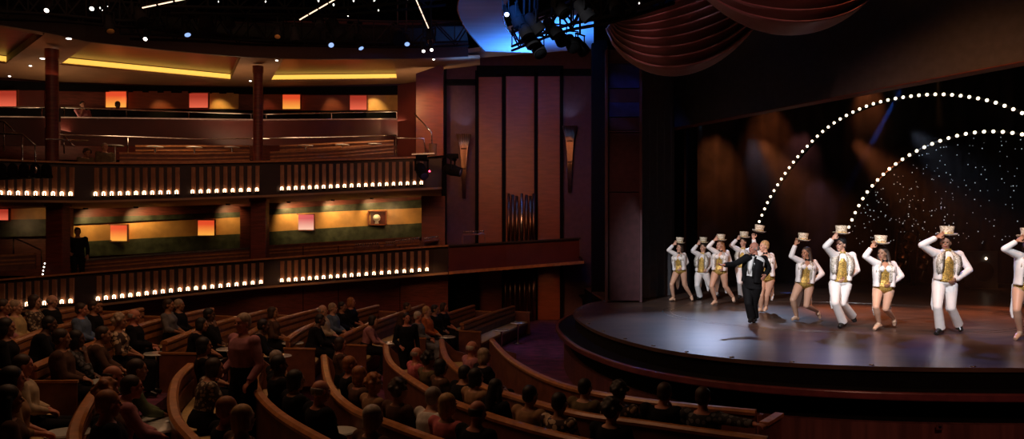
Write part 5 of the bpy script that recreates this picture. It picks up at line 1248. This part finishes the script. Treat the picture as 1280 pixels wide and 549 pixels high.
FX = [(62, 8, 15, 'white_led', 'dark spotlight at the top left corner'), (118, 6, 15.5, 'white_led', 'small bright-fronted spotlight at the top left'), (136, 30, 15.6, 'amber', 'spotlight showing a dull amber lens at upper left'), (175, 20, 16, 'black', 'unlit spotlight beside the left end of the LED strip'),
      (184, 44, 17, 'white_led', 'spotlight with bright white lens hanging under the left truss'), (232, 36, 19, 'bluelamp', 'spotlight with blue-white lens on left half of curved truss'), (258, 30, 19.5, 'black', 'bulky unlit spotlight on the left half of the curved truss'), (285, 26, 19.8, 'black', 'unlit spotlight next to the amber-lit can'),
      (347, 40, 21, 'amber', 'amber-lit narrow can on curved truss'), (368, 44, 21, 'black', 'dark round spotlight right of the amber can'), (412, 52, 21.5, 'bluelamp', 'dark spotlight with small blue lens'), (420, 36, 21.4, 'black', 'large unlit moving light above the blue lenses'),
      (448, 54, 22, 'bluelamp', 'spotlight with the brightest tilted blue lens'), (400, 30, 21, 'black', 'unlit spotlight up at the middle of the truss'), (497, 44, 22.6, 'black', 'large unlit spotlight right of the red gap'), (508, 50, 22.8, 'bluelamp', 'spotlight with faint blue lens, right part of curved truss'),
      (529, 60, 21, 'white_led', 'left one of the two bright white spotlights at truss end'), (539, 58.5, 21, 'white_led', 'right one of the two bright white spotlights at truss end'), (538, 45, 21.2, 'steel', 'small metallic lamp above the two bright spotlights'),
      (646, 22, 15, 'black', 'top black spotlight beside the blue soffit edge'), (655, 36, 15, 'black', 'black spotlight second down beside the blue soffit'), (662, 48, 15.2, 'black', 'black spotlight third down beside the blue soffit'), (672, 60, 15.4, 'black', 'lowest black spotlight before the blue soffit'),
      (668, 30, 15, 'black', 'black spotlight left of the sunlit orange patch'), (690, 36, 15.5, 'black', 'black spotlight with yoke in front of the blue soffit middle'), (700, 46, 15.8, 'black', 'black spotlight right of the middle group'), (714, 54, 16, 'black', 'black spotlight second from right in the cluster'), (725, 58, 16.2, 'black', 'rightmost black spotlight of the cluster'),
      (700, 10, 15, 'black', 'black spotlight at the top centre'), (730, 14, 14.5, 'black', 'black spotlight on the diagonal truss'), (770, 6, 14, 'black', 'black spotlight above the swag corner'), (632, 13, 15, 'white_led', 'single bright round lamp at the blue soffit edge')]
for i, (x, y, Y, ln, lab) in enumerate(FX):
    big = i in (6, 11, 14); fixture(x, y, Y, (random.uniform(.1, .7), random.uniform(-.9, .1), -.9) if ln != 'white_led' else (.1, -.6, -.5), lab, ln, .5 if big else .36, .2 if big else (.05 if ln == 'white_led' else (.09 if ln in ('bluelamp', 'amber') else .13)), .6)
# the two moving lights mounted at the end of the upper balcony
def mover(px, py, Y, d, label, bracket):
    c = P(px, py, Y); d = unit(Vector(d)); t = thing('moving_light', label, 'stage light', c); x = unit(d.cross(Vector((0, 0, 1)))); y = d.cross(x); M = Matrix((x, y, d)).transposed()
    MB().lathe(c-d*.28, [(.09, -.03), (.17, .04), (.19, .25), (.16, .45), (.15, .56)], 18, M).build('head', M_['black'], t, 'auto')
    MB().lathe(c+d*.27, [(.13, 0), (.12, .03), (.05, .05)], 18, M).build('lens', M_['bluepanel'], t, 'auto')
    m = MB()
    for s_ in (1, -1): m.bar(c+x*s_*.22, c+x*s_*.22+Vector((0, 0, .36)), .05, .10)
    m.bar(c+x*.24+Vector((0, 0, .36)), c-x*.24+Vector((0, 0, .36)), .12, .06); m.build('yoke', M_['black'], t)
    MB().box(c+Vector((0, 0, .46)), (.36, .30, .14)).build('base', M_['black'], t, bevel=.02)
    if not bracket: MB().bar(c+Vector((-.05, 0, .48)), c+Vector((-.9, .7, .48)), .06).build('bracket', M_['black'], t)
    if bracket:
        MB().bar(c+Vector((-.32, 0, .55)), c+Vector((.42, 0, .58)), .04).bar(c+Vector((0, 0, .55)), c+Vector((0, 1.0, .55)), .05).build('bracket', M_['steel'], t)
        MB().ell(c+Vector((.28, -.2, -.02)), (.03, .02, .03), n=8, m=6).build('indicator', M_['redlamp'], t, True)
mover(527, 214, 26.2, (.3, -.5, -.5), 'moving spotlight with red indicator hung from the upper balcony end', True)
mover(566, 213, 26.0, (.9, -.2, -.25), 'black moving spotlight sticking out beyond the upper balcony end', False)
t = thing('lighting_bar', 'black pipe with mounted lamps across the left end of upper balcony front', 'lighting bar', P(30, 213, 20))
MB().tube([P(-20, 224, 20), P(66, 221, 20.6)], .035, 8).build('pipe', M_['black'], t, True)
for i, x in enumerate((2, 16, 30, 44, 58)):
    c = P(x, 214, 20.1); MB().lathe(c+Vector((0, 0, -.18)), [(.09, 0), (.13, .08), (.11, .3), (.05, .38)], 12).build('lamp_can', M_['black'], t, 'auto')
c = P(44, 212, 19.9); MB().ell(c, (.06, .03, .10), n=10, m=6).build('lens', M_['steel'], t, True)

# LED strips on the roof
def led(label, a, b, Ya, Yb, n_):
    p, q = P(*a, Ya), P(*b, Yb); t = thing('led_strip', label, 'lamp', (p+q)/2); d = q-p
    MB().tube([p+Vector((0, .05, .04)), q+Vector((0, .05, .04))], .03, 6).build('carrier', M_['black'], t)
    for i in range(n_):
        MB().tube([p+d*((i+.06)/n_), p+d*((i+.88)/n_)], .012, 8).build('tube', M_['led'], t, True)
led('warm white LED strip at the top left, rising to the right', (177, 10), (240, -3), 15, 14, 3)
led('warm white LED strip at the top centre, rising to the right', (374, 25), (424, -4), 17, 16, 4)
led('warm white LED strip at the top, falling to the right to the bright spotlights', (519, -3), (536, 36), 17, 19, 4)
for i, (x, y, s_) in enumerate([(398, 1, .04), (407, 4, .03), (417, 6, .04), (442, 1, .035), (468, 1, .04), (473, 13, .03), (510, 2, .035), (435, 20, .025), (332, 2, .03), (289, 10, .03), (279, 9, .02), (125, 10, .03), (128, 13, .02), (117, 6, .03), (135, 8, .03), (799, 4, .03), (700, 16, .03), (273, 2, .025)]):
    c = P(x, y, 18); t = thing('pin_light', 'tiny white pin light in the dark roof', 'lamp', c, group='pin lights in the roof')
    MB().ell(c, (s_*.42, s_*.42, s_*.65), n=8, m=6).build('lens', M_['white_led'], t, True); MB().tube([c+Vector((0, 0, s_)), c+Vector((0, 0, .35))], .015, 6).build('stem', M_['black'], t)

# ================================================================ BAND GEAR UPSTAGE, PAPERS
def spkr(px, py, Y, w_, h, label):
    c = P(px, py, Y); c.z = ZF; t = thing('amplifier', label, 'amplifier', c)
    MB().box(c+Vector((0, 0, h/2)), (w_, .4, h)).build('cabinet', M_['header'], t, bevel=.02)
    MB().lathe(c+Vector((0, -.2, h*.45)), [(w_*.36, 0), (w_*.30, .02), (w_*.1, .01)], 18, Matrix.Rotation(PI/2, 3, 'X')).build('grille', M_['black'], t, 'auto')
    MB().ell(c+Vector((.05, -.24, h*.8)), (.05, .03, .05), n=8, m=6).build('indicator', M_['bulb'], t, True)
spkr(1226, 340, 29, 1.0, 1.35, 'dark amplifier cabinet with one small warm lamp at stage rear')
for px, lab in ((1128, 'left bronze-lit instrument rack at the back of the stage'), (1155, 'right bronze-lit instrument rack at the back of the stage')):
    c = P(px, 340, 30.5); c.z = ZF; t = thing('instrument_rack', lab, 'instrument', c); m = MB()
    for s_ in (1, -1): m.tube([c+Vector((s_*.35, 0, 0)), c+Vector((s_*.2, 0, 2.0))], .03, 8)
    m.build('stand', M_['bronze'], t, True)
    for i in range(4): MB().lathe(c+Vector((-.15+.12*i, -.05, .6+.38*i)), [(.05, 0), (.20, .03), (.21, .12), (.18, .25)], 16, Matrix.Rotation(.5, 3, 'Y')).build('drum', M_['bronze'], t, 'auto')
    m = MB(); m.tube([c+Vector((-.2, -.1, .2)), c+Vector((.1, -.1, .9)), c+Vector((-.1, -.1, 1.6))], [.10, .06, .04], 10); m.build('horn', M_['brass'], t, True)
spot('band_light', (9, 24, 7), P(1145, 330, 30), 90, (1, .3, .12), 22, .9, .1)
c, n_ = seat_at('A3', 586, 490); q = c+n_*.35+Vector((0, 0, .70))
tag(MB().box(q, (.21, .29, .006), M=Matrix.Rotation(.5, 3, 'X')@Matrix.Rotation(.5, 3, 'Z')).build('paper_sheet', M_['paper']), 'white sheet of paper held by the reader in black', 'paper')
c, n_ = seat_at('A4', 534, 515); q = c+n_*.40+Vector((0, 0, .72)); t = thing('phone', 'small bright phone by the grey-haired person in white', 'phone', q)
MB().box(q, (.08, .15, .012), M=Matrix.Rotation(.6, 3, 'X')).build('case', M_['black'], t, bevel=.004); MB().box(q+Vector((0, 0, .009)), (.07, .135, .004), M=Matrix.Rotation(.6, 3, 'X')).build('screen', M_['paper'], t)
# ================================================================ STAGE HAZE
hz = MB().prism([(6.2, 25.0, 1.3), (8.0, 31.5, 1.3), (17, 30.0, 1.3), (21, 20, 1.3), (13.5, 12.0, 1.3)], (0, 0, 6.5)).build('haze', M_['black'])
hm = bpy.data.materials.new('stage_haze'); hm.use_nodes = True; nt = hm.node_tree; nt.nodes.clear()
vo = nt.nodes.new('ShaderNodeVolumeScatter'); vo.inputs['Density'].default_value = .0025; vo.inputs['Anisotropy'].default_value = .3
out = nt.nodes.new('ShaderNodeOutputMaterial'); nt.links.new(vo.outputs[0], out.inputs['Volume'])
hz.data.materials.clear(); hz.data.materials.append(hm)
hz['label'] = 'thin theatrical haze hanging over the rear of the stage'; hz['category'] = 'haze'; hz['kind'] = 'stuff'
q = P(1137, 92, 25); spot('beam_light', q, P(1070, 215, 25.6), 9000, (.06, .2, 1), 5, .7, .05)
for x0, y0, x1, y1, e, col in [(876, 155, 876, 185, 250, (.3, .6, 1)), (965, 138, 958, 170, 150, (.3, .5, 1)), (913, 148, 906, 165, 150, (.3, .5, 1)), (1075, 150, 1035, 225, 500, (.15, .3, 1)), (1172, 95, 1175, 170, 500, (1, .4, .12)), (1265, 75, 1262, 150, 500, (1, .4, .12))]:
    spot('beam_light', P(x0, y0-14, 29 if x0 < 1000 else 25), P(x1, y1+10, 30 if x0 < 1000 else 26), e, col, 9, .6, .05)

def puff(a, b, r, dens, label):  # added local haze volume, shaped around a beam to make it visible
    o = MB().tube([a, a+(b-a)*.25, a+(b-a)*.75, b], [r*.5, r, r*1.2, r*.8], 16).build('beam_haze_puff', M_['black'])
    m = bpy.data.materials.new('smoke'); m.use_nodes = True; nt = m.node_tree; nt.nodes.clear()
    v = nt.nodes.new('ShaderNodeVolumeScatter'); v.inputs['Density'].default_value = dens; u = nt.nodes.new('ShaderNodeOutputMaterial'); nt.links.new(v.outputs[0], u.inputs['Volume'])
    o.data.materials.clear(); o.data.materials.append(m); o['label'] = label; o['category'] = 'smoke'; o['kind'] = 'stuff'
puff(P(1137, 96, 25), P(1090, 180, 25.4), .7, .03, 'added haze volume that makes the strong blue beam show')
puff(P(876, 148, 29), P(876, 190, 29.3), .30, .03, 'added haze volume under the pale blue lamp at the upper left of stage')
puff(P(1172, 96, 25), P(1174, 160, 25.4), .7, .012, 'added haze volume for the amber beam behind the outer arch')
puff(P(1262, 76, 24), P(1262, 140, 24.4), .7, .012, 'added haze volume for the amber beam near the right picture edge')
